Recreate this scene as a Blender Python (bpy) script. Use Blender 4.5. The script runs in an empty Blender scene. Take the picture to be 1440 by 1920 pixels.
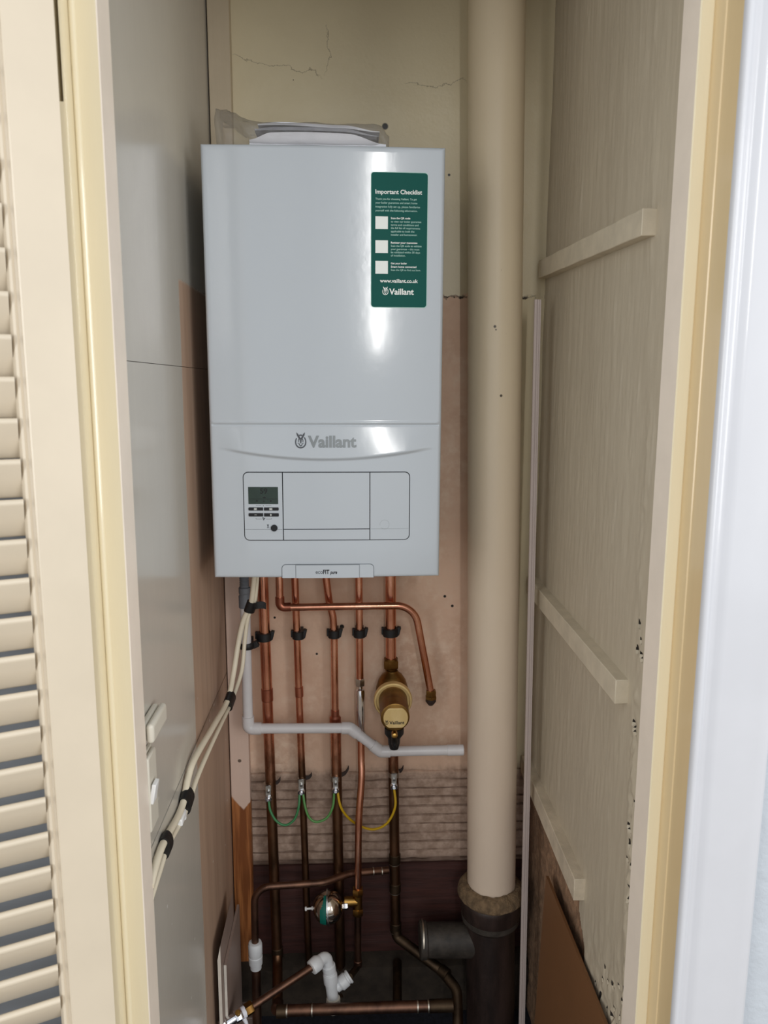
import bpy, bmesh, math, random
from mathutils import Vector, Matrix, noise
random.seed(7)
C = bpy.context.scene.collection
V = Vector
R = math.radians

# ------------------------------------------------------------------ camera model
F = 1442.0; PSI = R(2.5); TH = R(9.4); RO = R(.2); ZC = 1.30
fw = V((math.sin(PSI)*math.cos(TH), math.cos(PSI)*math.cos(TH), -math.sin(TH)))
r0 = V((math.cos(PSI), -math.sin(PSI), 0)); u0 = r0.cross(fw)
rt = r0*math.cos(RO)+u0*math.sin(RO); up = u0*math.cos(RO)-r0*math.sin(RO)
def ray(px, py): return fw+rt*((px-720)/F)+up*((960-py)/F)
def at(px, py, Y):
    d = ray(px, py); return V((0,0,ZC))+d*(Y/d.y)
def atx(px, py, X):
    d = ray(px, py); return V((0,0,ZC))+d*(X/d.x)
def atz(px, py, Z):
    d = ray(px, py); return V((0,0,ZC))+d*((Z-ZC)/d.z)
def smooth(a, b, x):
    t = min(1, max(0, (x-a)/(b-a))); return t*t*(3-2*t)

# ------------------------------------------------------------------ materials
def s2l(c):
    return tuple(((v/255)/12.92 if v/255 <= .04045 else ((v/255+.055)/1.055)**2.4) for v in c)
class NT:
    def __init__(s, m): s.t = m.node_tree; s.n = s.t.nodes; s.l = s.t.links
    def node(s, kind, **kw):
        n = s.n.new(kind)
        for k, v in kw.items(): setattr(n, k, v)
        return n
    def link(s, a, b): s.l.new(a, b)
    def math(s, op, a, b=None, clamp=False):
        n = s.node('ShaderNodeMath', operation=op, use_clamp=clamp)
        for i, v in enumerate((a, b)):
            if v is None: continue
            if isinstance(v, (int, float)): n.inputs[i].default_value = v
            else: s.link(v, n.inputs[i])
        return n.outputs[0]
    def pos(s):
        g = s.node('ShaderNodeNewGeometry'); x = s.node('ShaderNodeSeparateXYZ')
        s.link(g.outputs['Position'], x.inputs[0]); return g.outputs['Position'], x.outputs
    def noise(s, vec, scale, detail=4, stretch=None, rough=.6):
        if stretch:
            m = s.node('ShaderNodeMapping'); m.inputs['Scale'].default_value = stretch
            s.link(vec, m.inputs[0]); vec = m.outputs[0]
        n = s.node('ShaderNodeTexNoise'); n.inputs['Scale'].default_value = scale
        n.inputs['Detail'].default_value = detail; n.inputs['Roughness'].default_value = rough
        s.link(vec, n.inputs['Vector']); return n.outputs['Fac']
    def mix(s, fac, a, b):
        n = s.node('ShaderNodeMix', data_type='RGBA')
        if isinstance(fac, (int, float)): n.inputs[0].default_value = fac
        else: s.link(fac, n.inputs[0])
        for i, v in ((6, a), (7, b)):
            if isinstance(v, tuple): n.inputs[i].default_value = (*v, 1)
            else: s.link(v, n.inputs[i])
        return n.outputs[2]
    def step(s, x, edge, width, up=True):
        n = s.node('ShaderNodeMapRange', interpolation_type='SMOOTHSTEP')
        if isinstance(x, (int, float)): n.inputs[0].default_value = x
        else: s.link(x, n.inputs[0])
        n.inputs[1].default_value = edge-width; n.inputs[2].default_value = edge+width
        n.inputs[3].default_value = 0 if up else 1; n.inputs[4].default_value = 1 if up else 0
        return n.outputs[0]
def new_mat(name, rough=.5, metal=0, coat=0, spec=.5):
    m = bpy.data.materials.new(name); m.use_nodes = True
    t = NT(m); b = t.n['Principled BSDF']
    b.inputs['Roughness'].default_value = rough; b.inputs['Metallic'].default_value = metal
    b.inputs['Coat Weight'].default_value = coat; b.inputs['Coat Roughness'].default_value = .08
    b.inputs['Specular IOR Level'].default_value = spec
    return m, t, b
def mat(name, col, rough=.5, metal=0, var=.08, vscale=12, stretch=None, bump=0, bscale=60, bstretch=None, coat=0, spec=.5, dist=.002):
    m, t, b = new_mat(name, rough, metal, coat, spec)
    c = s2l(col); p, _ = t.pos()
    f = t.noise(p, vscale, 5, stretch)
    lo = tuple(v*(1-var) for v in c); hi = tuple(min(1, v*(1+var)) for v in c)
    t.link(t.mix(t.step(f, .5, .22), lo, hi), b.inputs['Base Color'])
    if bump:
        f2 = t.noise(p, bscale, 5, bstretch)
        bn = t.node('ShaderNodeBump'); bn.inputs['Strength'].default_value = bump; bn.inputs['Distance'].default_value = dist
        t.link(f2, bn.inputs['Height']); t.link(bn.outputs[0], b.inputs['Normal'])
    return m
def spots(t, p, base, pts, col):
    for c, r in pts:
        n = t.node('ShaderNodeVectorMath', operation='DISTANCE'); t.link(p, n.inputs[0]); n.inputs[1].default_value = c
        base = t.mix(t.step(n.outputs['Value'], r, r*.25, False), base, s2l(col))
    return base

M = {}
# back wall: cream gloss above, bare pinkish plaster below, grey-white mortar at foot
def back_wall_mat():
    m, t, b = new_mat('back_wall_plaster', .6)
    p, xyz = t.pos()
    n1 = t.noise(p, 9, 6); n2 = t.noise(p, 60, 5); n3 = t.noise(p, 3, 3)
    cream = t.mix(n1, s2l((226,213,180)), s2l((214,200,167)))
    pink = t.mix(t.step(n1, .5, .2), s2l((212,176,150)), s2l((228,194,168)))
    pale = t.mix(t.step(n3, .52, .12), s2l((218,182,156)), s2l((234,208,184)))
    pink = t.mix(t.step(n2, .56, .2), pink, pale)
    mort = t.mix(t.step(n2, .5, .2), s2l((156,130,112)), s2l((188,162,144)))
    z = t.math('ADD', xyz[2], t.math('MULTIPLY', t.math('SUBTRACT', n2, .5), .03))
    c = t.mix(t.math('MAXIMUM', t.step(z, 1.478, .003), t.step(xyz[0], .29, .01)), pink, cream)
    c = t.mix(t.step(z, .455, .02), mort, c)
    # dirty line where the cream paint stops
    d = t.math('ABSOLUTE', t.math('SUBTRACT', z, 1.476))
    c = t.mix(t.math('MULTIPLY', t.step(d, .003, .002, False), t.step(n2, .5, .1)), c, s2l((60,48,38)))
    c = t.mix(t.step(t.math('ADD', xyz[2], t.math('MULTIPLY', t.math('SUBTRACT', n1, .5), .03)), .238, .012), s2l((92,70,58)), c)
    S = [(at(722,237,1.59),.006),(at(842,328,1.59),.0025),(at(594,1226,1.59),.0025),(at(834,1118,1.59),.003),(at(848,1136,1.59),.003),(at(641,1175,1.59),.005),(at(515,1158,1.59),.0025),(at(550,150,1.59),.001)]
    c = spots(t, p, c, S, (28,22,18))
    nl = t.math('MULTIPLY', t.math('SUBTRACT', t.noise(p, 26, 5), .5), .05)
    for horiz, v0, sl, u0, u1 in ((1, at(520, 122, 1.59).z, -.18, at(440, 100, 1.59).x, at(600, 140, 1.59).x), (0, at(616, 90, 1.59).x, 0, at(616, 135, 1.59).z, at(616, 50, 1.59).z), (1, at(800, 158, 1.59).z, .05, at(760, 150, 1.59).x, at(870, 150, 1.59).x)):
        u, v = (xyz[0], xyz[2]) if horiz else (xyz[2], xyz[0])
        d = t.math('ABSOLUTE', t.math('ADD', t.math('SUBTRACT', t.math('SUBTRACT', v, v0), t.math('MULTIPLY', t.math('SUBTRACT', u, (u0+u1)/2), sl)), nl))
        k = t.math('MULTIPLY', t.step(d, .0008, .0006, False), t.math('MULTIPLY', t.step(u, u0, .01), t.step(u, u1, .01, False)))
        c = t.mix(t.math('MULTIPLY', k, .55), c, s2l((110,96,74)))
    t.link(c, b.inputs['Base Color'])
    bn = t.node('ShaderNodeBump'); bn.inputs['Strength'].default_value = .35; bn.inputs['Distance'].default_value = .003
    t.link(t.noise(p, 45, 6), bn.inputs['Height']); t.link(bn.outputs[0], b.inputs['Normal'])
    rr = t.step(z, 1.478, .003, False); t.link(t.math('ADD', t.math('MULTIPLY', rr, .35), .4), b.inputs['Roughness'])
    return m
M['back'] = back_wall_mat()
def left_wall_mat():
    m, t, b = new_mat('left_wall_paint', .25)
    p, xyz = t.pos()
    n1 = t.noise(p, 7, 5); ns = t.noise(p, 40, 4, (1,1,.06)); n2 = t.noise(p, 30, 5)
    paint = t.mix(n1, s2l((198,192,182)), s2l((186,181,171)))
    brown = t.mix(t.step(ns, .5, .2), s2l((170,142,122)), s2l((184,156,134)))
    y = t.math('ADD', xyz[1], t.math('MULTIPLY', t.math('SUBTRACT', ns, .5), .02))
    f = t.math('MULTIPLY', t.step(y, 1.243, .004), t.step(t.math('ADD', xyz[2], t.math('MULTIPLY', n2, .01)), 1.465, .004, False))
    c = t.mix(f, paint, brown)
    v = t.node('ShaderNodeTexVoronoi'); v.inputs['Scale'].default_value = 22; t.link(p, v.inputs['Vector'])
    chips = t.math('MULTIPLY', t.step(v.outputs['Distance'], .055, .015, False), t.step(xyz[2], .75, .05, False))
    c = t.mix(chips, c, s2l((225,222,218)))
    t.link(c, b.inputs['Base Color'])
    t.link(t.math('ADD', t.math('MULTIPLY', f, .3), .2), b.inputs['Roughness'])
    bn = t.node('ShaderNodeBump'); bn.inputs['Strength'].default_value = .12; bn.inputs['Distance'].default_value = .002
    t.link(t.noise(p, 25, 5, (1,1,.15)), bn.inputs['Height']); t.link(bn.outputs[0], b.inputs['Normal'])
    return m
M['left'] = left_wall_mat()
def right_wall_mat():
    m, t, b = new_mat('right_wall_plaster', .5)
    p, xyz = t.pos()
    ns = t.noise(p, 46, 7, (1,1,.13), .68); n1 = t.noise(p, 6, 5); n2 = t.noise(p, 80, 5)
    c = t.mix(n1, s2l((200,188,166)), s2l((182,170,150)))
    c = t.mix(t.math('MULTIPLY', t.step(ns, .64, .05), .5), c, s2l((214,203,184)))
    t.link(c, b.inputs['Base Color'])
    h = t.math('ADD', t.math('MULTIPLY', ns, 1.0), t.math('MULTIPLY', t.noise(p, 25, 5, (1,1,.3)), .6))
    bn = t.node('ShaderNodeBump'); bn.inputs['Strength'].default_value = .4; bn.inputs['Distance'].default_value = .0035
    t.link(h, bn.inputs['Height']); t.link(bn.outputs[0], b.inputs['Normal'])
    return m
M['right'] = right_wall_mat()
M['bare'] = mat('bare_brown_render', (150,118,92), .9, var=.3, vscale=50, bump=.9, bscale=160, dist=.004)
M['pit'] = mat('crumbled_pit', (34,28,24), .95, var=.2)
M['redboard'] = mat('dark_red_brown_base', (66,35,29), .65, var=.3, vscale=30, stretch=(.3,1,3), bump=.5, bscale=60, bstretch=(.15,1,2))
M['floor'] = mat('dark_subfloor', (26,27,36), .8, var=.5, vscale=120, bump=.6, bscale=150)
M['ledge'] = mat('earthy_ledge', (52,43,34), .9, var=.3, vscale=40, bump=.8, bscale=90)
M['carpet'] = mat('room_carpet', (120,108,95), .95, var=.15, vscale=200, bump=.4, bscale=400)
M['ceil'] = mat('ceiling_paint', (205,195,175), .7)
M['cream_gloss'] = mat('cream_gloss_paint', (231,208,166), .2, var=.03, vscale=20, stretch=(1,1,.1), bump=.12, bscale=55, bstretch=(1,1,.12), coat=.3)
M['cream_deep'] = mat('deep_cream_gloss', (233,220,188), .12, var=.03, vscale=18, stretch=(1,1,.1), bump=.25, bscale=30, bstretch=(1,1,.2), coat=.6, dist=.003)
M['cream_tan'] = mat('tan_gloss_paint', (221,196,152), .25, var=.03, vscale=20, stretch=(1,1,.1), bump=.1, bscale=50, bstretch=(1,1,.12), coat=.3)
M['reveal'] = mat('frame_back_paint', (240,227,212), .45, var=.04)
M['door_paint'] = mat('cream_door_paint', (210,197,176), .3, var=.03, vscale=8, bump=.06, bscale=60, bstretch=(1,1,.1), coat=.2)
M['white_gloss'] = mat('white_gloss_paint', (200,201,206), .25, var=.015, bump=.05, bscale=30, coat=.3)
M['wall_white'] = mat('white_textured_wall', (186,192,199), .55, var=.02, bump=.5, bscale=45, dist=.004)
M['wall_shaded'] = mat('shaded_white_wall', (160,166,176), .7, var=.04)  # white wall behind the door, its shade put into a greyer colour
M['pipe_paint'] = None
def soil_mat():
    m, t, b = new_mat('painted_cast_iron', .42)
    p, xyz = t.pos()
    n1 = t.noise(p, 10, 5, (1,1,.35)); n2 = t.noise(p, 70, 4)
    c = t.mix(n1, s2l((216,200,170)), s2l((204,187,160)))
    lowc = t.mix(n1, s2l((222,204,184)), s2l((208,188,168)))
    c = t.mix(t.step(xyz[2], 1.0, .6, False), c, lowc)
    c = t.mix(t.math('MULTIPLY', t.step(t.noise(p, 120, 5, (1,1,.5)), .73, .04), .5), c, s2l((150,130,110)))
    S = [(at(928,612,1.447),.0035),(at(930,618,1.447),.0025),(at(940,742,1.447),.003),(at(922,762,1.447),.003),(at(912,1055,1.447),.0035),(at(891,1621,1.45),.002),(at(898,1624,1.45),.002)]
    c = spots(t, p, c, S, (70,58,48))
    t.link(c, b.inputs['Base Color'])
    bn = t.node('ShaderNodeBump'); bn.inputs['Strength'].default_value = .25; bn.inputs['Distance'].default_value = .002
    t.link(t.noise(p, 50, 6, (1,1,.4)), bn.inputs['Height']); t.link(bn.outputs[0], b.inputs['Normal'])
    return m
M['soil'] = soil_mat()
M['collar'] = mat('cement_collar', (116,95,70), .9, var=.35, vscale=90, bump=1, bscale=180, dist=.004)
M['iron'] = mat('black_iron', (46,34,30), .45, var=.5, vscale=30, stretch=(1,1,.2), bump=.4, bscale=60)
M['grey_iron'] = mat('grey_old_pipe', (58,52,46), .6, var=.4, vscale=40, bump=.4, bscale=90)
M['white_enamel'] = mat('white_enamel', (194,201,208), .12, var=.004, coat=.4, bump=.06, bscale=55, dist=.002)
M['panel'] = mat('white_plastic_panel', (194,201,208), .3, var=.005)
M['gap'] = mat('dark_gap', (30,33,40), .6, var=.02)
M['hair'] = mat('fine_seam', (130,136,142), .5, var=.02)
M['screen'] = mat('lcd_screen', (54,67,61), .2, var=.06, vscale=60, spec=.25)
M['lcd_ink'] = mat('lcd_ink', (12,16,14), .3, var=.02)
M['black_key'] = mat('black_key', (16,17,22), .35, var=.05)
M['print_grey'] = mat('grey_print', (126,131,133), .35, metal=.25, var=.02)
M['print_dark'] = mat('dark_print', (70,74,80), .4, var=.02)
M['print_black'] = mat('black_print', (22,22,26), .4, var=.02)
M['print_white'] = mat('white_print', (240,244,240), .4, var=.01)
M['print_pale'] = mat('pale_green_print', (168,208,196), .4, var=.01)
M['green'] = mat('green_sticker', (3,84,76), .4, var=.03, spec=.12)
M['teal_label'] = mat('teal_label', (12,105,92), .35, var=.03)
def copper(name, col, dark, amt, rough, metal=1.0):
    m, t, b = new_mat(name, rough, metal)
    p, _ = t.pos()
    n1 = t.noise(p, 28, 6, (1,1,.45)); n2 = t.noise(p, 8, 4)
    c = t.mix(t.step(t.math('ADD', t.math('MULTIPLY', n1, .6), t.math('MULTIPLY', n2, .4)), .5+.12*(1-2*amt), .14), s2l(dark), s2l(col))
    t.link(c, b.inputs['Base Color'])
    t.link(t.math('ADD', t.math('MULTIPLY', n1, .25), rough-.1), b.inputs['Roughness'])
    return m
M['copper'] = copper('bright_copper', (242,184,156), (206,142,116), .3, .22)
M['copper_red'] = copper('reddish_copper', (198,130,106), (150,92,74), .4, .3)
def copper_aged_shaded():
    """bright at the boiler, tarnished towards the floor: tarnish, with the shade low in the cupboard put into the colour"""
    m, t, b = new_mat('tarnished_shaded_copper', .35, 1)
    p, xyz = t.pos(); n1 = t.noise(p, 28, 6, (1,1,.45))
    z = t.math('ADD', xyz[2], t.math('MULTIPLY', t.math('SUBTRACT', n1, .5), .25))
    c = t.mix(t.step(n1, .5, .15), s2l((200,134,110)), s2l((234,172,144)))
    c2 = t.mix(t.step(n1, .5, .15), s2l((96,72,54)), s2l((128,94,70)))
    c = t.mix(t.step(z, .52, .07, False), c, c2)  # darker low down: tarnish plus shade put into the colour
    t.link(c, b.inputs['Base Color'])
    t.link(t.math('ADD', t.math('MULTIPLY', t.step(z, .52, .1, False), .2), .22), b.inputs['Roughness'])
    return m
M['copper_aged_shaded'] = copper_aged_shaded()
M['copper_old'] = copper('old_brown_copper', (132,98,80), (88,66,56), .5, .42)
M['copper_dull'] = copper('dull_dark_copper', (92,76,60), (62,50,40), .5, .5)
M['solder'] = mat('solder_ring', (190,180,166), .4, 1, var=.1)
M['brass'] = copper('brass', (204,166,96), (158,120,62), .35, .3)
M['brass_dull'] = copper('dull_brass', (156,120,66), (110,80,42), .45, .38)
M['brass_pale'] = copper('satin_brass_plate', (238,212,156), (224,194,132), .3, .42, .55)
M['chrome'] = mat('chrome', (226,226,230), .12, 1, var=.02)
M['steel'] = mat('zinc_steel', (200,200,198), .28, 1, var=.1, vscale=80)
M['steel_warm'] = mat('warm_polished_steel', (196,184,170), .16, 1, var=.05)
M['pvc'] = mat('white_waste_plastic', (216,213,214), .3, var=.03, vscale=25)
M['pvc_grey'] = mat('grey_rubber', (112,118,126), .5, var=.05)
M['pushfit'] = mat('white_pushfit_plastic', (224,226,228), .35, var=.05, vscale=50)
M['black_plastic'] = mat('black_plastic', (20,20,22), .5, var=.1)
M['tape'] = mat('black_tape', (18,18,20), .45, var=.1, bump=.3, bscale=200)
M['cable'] = mat('cream_cable_sheath', (226,216,194), .4, var=.04)
M['cable_white'] = mat('white_clip_plastic', (236,236,236), .4, var=.02)
M['ptfe'] = mat('white_thread_tape', (232,232,240), .5, var=.03)
M['box'] = mat('ivory_plastic', (214,208,194), .35, var=.02)
M['wgreen'] = mat('green_wire', (62,132,82), .4, var=.06)
M['wgreeny'] = mat('green_yellow_wire', (92,150,80), .4, var=.1)
M['wyellow'] = mat('yellow_wire', (206,166,24), .4, var=.06)
M['batten'] = mat('painted_batten', (206,194,172), .5, var=.08, vscale=30, bump=.35, bscale=60, bstretch=(1,.15,1))
M['batten_dirty'] = mat('dusty_batten', (204,190,168), .6, var=.14, vscale=26, bump=.5, bscale=70)
M['hardboard'] = mat('brown_hardboard', (118,80,48), .6, var=.06, vscale=5, bump=.15, bscale=300)
M['strip'] = mat('pale_plastic_trim', (176,162,156), .4, var=.03)
M['offcut'] = mat('whitish_board_edge', (214,206,194), .6, var=.1, vscale=30, bump=.2, bscale=80)
M['offcut_face'] = mat('mauve_painted_board', (150,130,120), .45, var=.06)
M['paper'] = mat('white_paper', (216,218,226), .5, var=.02)
M['paper_dark'] = mat('grey_cover', (120,122,132), .3, var=.04)
def plank_mat():
    m, t, b = new_mat('part_painted_plank', .5)
    p, xyz = t.pos()
    g = t.noise(p, 90, 4, (1,1,.05)); g2 = t.noise(p, 25, 3, (1,1,.08)); n = t.noise(p, 20, 4)
    wood = t.mix(t.step(t.math('ADD', t.math('MULTIPLY', g, .5), t.math('MULTIPLY', g2, .5)), .5, .09), s2l((126,72,34)), s2l((196,128,74)))
    # ragged tongue of paint ending lower in the middle of the board
    dx = t.math('MULTIPLY', t.math('ABSOLUTE', t.math('ADD', xyz[0], .236)), 1.1)
    z = t.math('SUBTRACT', t.math('ADD', xyz[2], t.math('MULTIPLY', t.math('SUBTRACT', n, .5), .03)), dx)
    paint = t.mix(t.step(xyz[2], 1.478, .01), t.mix(n, s2l((224,198,182)), s2l((214,188,172))), t.mix(n, s2l((204,188,162)), s2l((192,176,150))))
    c = t.mix(t.step(z, .385, .003), wood, paint)
    c = spots(t, p, c, [(at(449,1427,1.565),.004)], (110,92,80))
    t.link(c, b.inputs['Base Color'])
    bn = t.node('ShaderNodeBump'); bn.inputs['Strength'].default_value = .25; bn.inputs['Distance'].default_value = .002
    t.link(g, bn.inputs['Height']); t.link(bn.outputs[0], b.inputs['Normal'])
    return m
M['plank'] = plank_mat()
def plastic_film():
    m = bpy.data.materials.new('clear_plastic_film'); m.use_nodes = True; t = NT(m); t.n.clear()
    o = t.node('ShaderNodeOutputMaterial'); tr = t.node('ShaderNodeBsdfTransparent'); tr.inputs[0].default_value = (.985,.98,.975,1)
    gl = t.node('ShaderNodeBsdfGlossy'); gl.inputs['Roughness'].default_value = .12
    df = t.node('ShaderNodeBsdfDiffuse'); df.inputs[0].default_value = (*s2l((225,220,214)), 1)
    fr = t.node('ShaderNodeFresnel'); fr.inputs[0].default_value = 1.28
    p, _ = t.pos(); bn = t.node('ShaderNodeBump'); bn.inputs['Strength'].default_value = .8; bn.inputs['Distance'].default_value = .006
    t.link(t.noise(p, 55, 5), bn.inputs['Height'])
    for q in (gl, fr): t.link(bn.outputs[0], q.inputs['Normal'])
    tl = t.node('ShaderNodeBsdfTranslucent'); tl.inputs[0].default_value = (*s2l((240,234,226)), 1)
    ms = t.node('ShaderNodeMixShader'); ms.inputs[0].default_value = .5; t.link(df.outputs[0], ms.inputs[1]); t.link(tl.outputs[0], ms.inputs[2])
    m1 = t.node('ShaderNodeMixShader'); m1.inputs[0].default_value = .16; t.link(tr.outputs[0], m1.inputs[1]); t.link(ms.outputs[0], m1.inputs[2])
    m2 = t.node('ShaderNodeMixShader'); t.link(t.math('ADD', t.math('MULTIPLY', fr.outputs[0], .45), .04, True), m2.inputs[0]); t.link(m1.outputs[0], m2.inputs[1]); t.link(gl.outputs[0], m2.inputs[2])
    t.link(m2.outputs[0], o.inputs[0]); return m
M['film'] = plastic_film()

# ------------------------------------------------------------------ mesh building
ORI = {}
def finish(bm, name, m, parent=None, origin=None, sharp=35, bevel=0, bseg=2):
    bmesh.ops.recalc_face_normals(bm, faces=bm.faces)
    mats = m if isinstance(m, (list, tuple)) else [m]
    if parent is not None: o_ = ORI[parent.name]
    elif origin is not None: o_ = V(origin)
    else:
        xs = [v.co for v in bm.verts]
        lo = V((min(c.x for c in xs), min(c.y for c in xs), min(c.z for c in xs))); hi = V((max(c.x for c in xs), max(c.y for c in xs), max(c.z for c in xs)))
        o_ = V(((lo.x+hi.x)/2, (lo.y+hi.y)/2, lo.z))
    for v in bm.verts: v.co -= o_
    me = bpy.data.meshes.new(name); bm.to_mesh(me); bm.free()
    for k in mats: me.materials.append(M[k])
    for p in me.polygons: p.use_smooth = True
    me.set_sharp_from_angle(angle=R(sharp))
    ob = bpy.data.objects.new(name, me); C.objects.link(ob)
    if parent is not None: ob.parent = parent
    else: ob.location = o_
    ORI[ob.name] = o_
    if bevel:
        b = ob.modifiers.new('bevel', 'BEVEL'); b.width = bevel; b.segments = bseg; b.limit_method = 'ANGLE'; b.angle_limit = R(40)
        b.harden_normals = False
    return ob
def tag(o, label, cat, group=None):
    o['label'] = label; o['category'] = cat
    if group: o['group'] = group
    return o
def thing(name, loc, label, cat, group=None):
    o = bpy.data.objects.new(name, None); o.empty_display_size = .03; C.objects.link(o); o.location = loc
    ORI[o.name] = V(loc); return tag(o, label, cat, group)
def struct(o): o['kind'] = 'structure'; return o
def NB(): return bmesh.new()
def quad_grid(bm, P, close_u=False, close_v=False, mi=0):
    """P[i][j] points -> faces"""
    vs = [[bm.verts.new(p) for p in row] for row in P]
    n = len(vs); k = len(vs[0])
    for i in range(n if close_u else n-1):
        for j in range(k if close_v else k-1):
            f = bm.faces.new((vs[i][j], vs[(i+1) % n][j], vs[(i+1) % n][(j+1) % k], vs[i][(j+1) % k])); f.material_index = mi
    return vs
def box(bm, lo, hi, mi=0, rot=None, piv=None):
    lo = V(lo); hi = V(hi)
    vs = [bm.verts.new((x, y, z)) for z in (lo.z, hi.z) for y in (lo.y, hi.y) for x in (lo.x, hi.x)]
    for a in ((0,2,3,1),(4,5,7,6),(0,1,5,4),(2,6,7,3),(0,4,6,2),(1,3,7,5)):
        bm.faces.new([vs[i] for i in a]).material_index = mi
    if rot is not None:
        pv = V(piv) if piv is not None else (lo+hi)/2
        for v in vs: v.co = pv+rot@(v.co-pv)
    return vs
def prism(bm, poly, z0, z1, mi=0):
    a = [bm.verts.new((x, y, z0)) for x, y in poly]; b = [bm.verts.new((x, y, z1)) for x, y in poly]; n = len(poly)
    for i in range(n): bm.faces.new((a[i], a[(i+1) % n], b[(i+1) % n], b[i])).material_index = mi
    bm.faces.new(a[::-1]).material_index = mi; bm.faces.new(b).material_index = mi
def extr(bm, poly, d, mi=0):
    """closed 3-D polygon extruded along vector d"""
    a = [bm.verts.new(p) for p in poly]; b = [bm.verts.new(V(p)+V(d)) for p in poly]; n = len(a)
    for i in range(n): bm.faces.new((a[i], a[(i+1) % n], b[(i+1) % n], b[i])).material_index = mi
    bm.faces.new(a[::-1]).material_index = mi; bm.faces.new(b).material_index = mi
def frame(ax):
    ax = V(ax).normalized(); h = V((0,0,1)) if abs(ax.z) < .9 else V((1,0,0))
    a = ax.cross(h).normalized(); return ax, a, ax.cross(a)
def lathe(bm, p, ax, prof, seg=28, mi=0, hexa=False):
    ax, a, b = frame(ax); p = V(p); n = 6 if hexa else seg
    P = [[p+ax*s+(a*math.cos(2*math.pi*k/n)+b*math.sin(2*math.pi*k/n))*r for k in range(n)] for s, r in prof]
    vs = quad_grid(bm, P, close_v=True, mi=mi)
    for row, fl in ((vs[0], 0), (vs[-1], 1)):
        try: bm.faces.new(row if fl else row[::-1]).material_index = mi
        except ValueError: pass
def cyl(bm, a, b, r, seg=24, mi=0, r2=None, bev=0):
    a = V(a); b = V(b); L = (b-a).length; r2 = r if r2 is None else r2
    pr = [(0, r), (L, r2)] if not bev else [(0, r-bev), (bev, r), (L-bev, r2), (L, r2-bev)]
    lathe(bm, a, b-a, pr, seg, mi)
def hexnut(bm, a, b, r, mi=0):
    a = V(a); b = V(b); L = (b-a).length
    lathe(bm, a, b-a, [(0, r*.92), (L*.12, r), (L*.88, r), (L, r*.92)], mi=mi, hexa=True)
def fillet(pts, rad, n=8):
    pts = [V(p) for p in pts]; out = [pts[0]]
    for i in range(1, len(pts)-1):
        r = rad[i-1] if isinstance(rad, (list, tuple)) else rad
        a = (pts[i-1]-pts[i]); b = (pts[i+1]-pts[i]); la, lb = a.length, b.length; a.normalize(); b.normalize()
        ang = a.angle(b, math.pi)
        if ang > math.pi-.02 or r <= 0: out.append(pts[i]); continue
        t = min(r/math.tan(ang/2), la*.48, lb*.48); r = t*math.tan(ang/2)
        c = pts[i]+(a+b).normalized()*(r/math.sin(ang/2))
        s = pts[i]+a*t-c; e = pts[i]+b*t-c; th = s.angle(e); axx = s.cross(e).normalized()
        for k in range(n+1): out.append(c+Matrix.Rotation(th*k/n, 3, axx)@s)
    out.append(pts[-1]); return out
def spline(pts, n=8):
    pts = [V(p) for p in pts]; P = [pts[0]*2-pts[1]]+pts+[pts[-1]*2-pts[-2]]; out = []
    for i in range(1, len(P)-2):
        a, b, c, d = P[i-1:i+3]
        for k in range(n):
            t = k/n; out.append(.5*((2*b)+(c-a)*t+(2*a-5*b+4*c-d)*t*t+(3*b-a-3*c+d)*t**3))
    out.append(pts[-1]); return out
def tube(bm, path, r, seg=20, mi=0, flat=None):
    path = [V(p) for p in path]; n = len(path)
    T = [(path[min(i+1, n-1)]-path[max(i-1, 0)]).normalized() for i in range(n)]
    _, a, b = frame(T[0]); P = []
    for i in range(n):
        if i:
            q = T[i-1].rotation_difference(T[i]); a = q@a
        a = (a-T[i]*a.dot(T[i])).normalized(); b = T[i].cross(a)
        rr = r(i/(n-1)) if callable(r) else r
        P.append([path[i]+(a*math.cos(2*math.pi*k/seg)+b*math.sin(2*math.pi*k/seg))*rr for k in range(seg)])
    vs = quad_grid(bm, P, close_v=True, mi=mi); bm.faces.new(vs[0][::-1]).material_index = mi; bm.faces.new(vs[-1]).material_index = mi
def ball(bm, c, r, sx=1, sy=1, sz=1, seg=24, mi=0):
    P = []; c = V(c)
    for i in range(1, 12):
        th = math.pi*i/12
        P.append([c+V((sx*r*math.sin(th)*math.cos(2*math.pi*k/seg), sy*r*math.sin(th)*math.sin(2*math.pi*k/seg), sz*r*math.cos(th))) for k in range(seg)])
    vs = quad_grid(bm, P, close_v=True, mi=mi)
    t = bm.verts.new(c+V((0,0,r*sz))); b = bm.verts.new(c-V((0,0,r*sz)))
    for k in range(seg):
        bm.faces.new((vs[0][k], vs[0][(k+1) % seg], t)).material_index = mi; bm.faces.new((vs[-1][(k+1) % seg], vs[-1][k], b)).material_index = mi
def obj(name, m, fn, parent=None, **kw):
    bm = NB(); fn(bm); return finish(bm, name, m, parent, **kw)
def nz(x, y, z): return noise.noise(V((x, y, z)))

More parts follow.
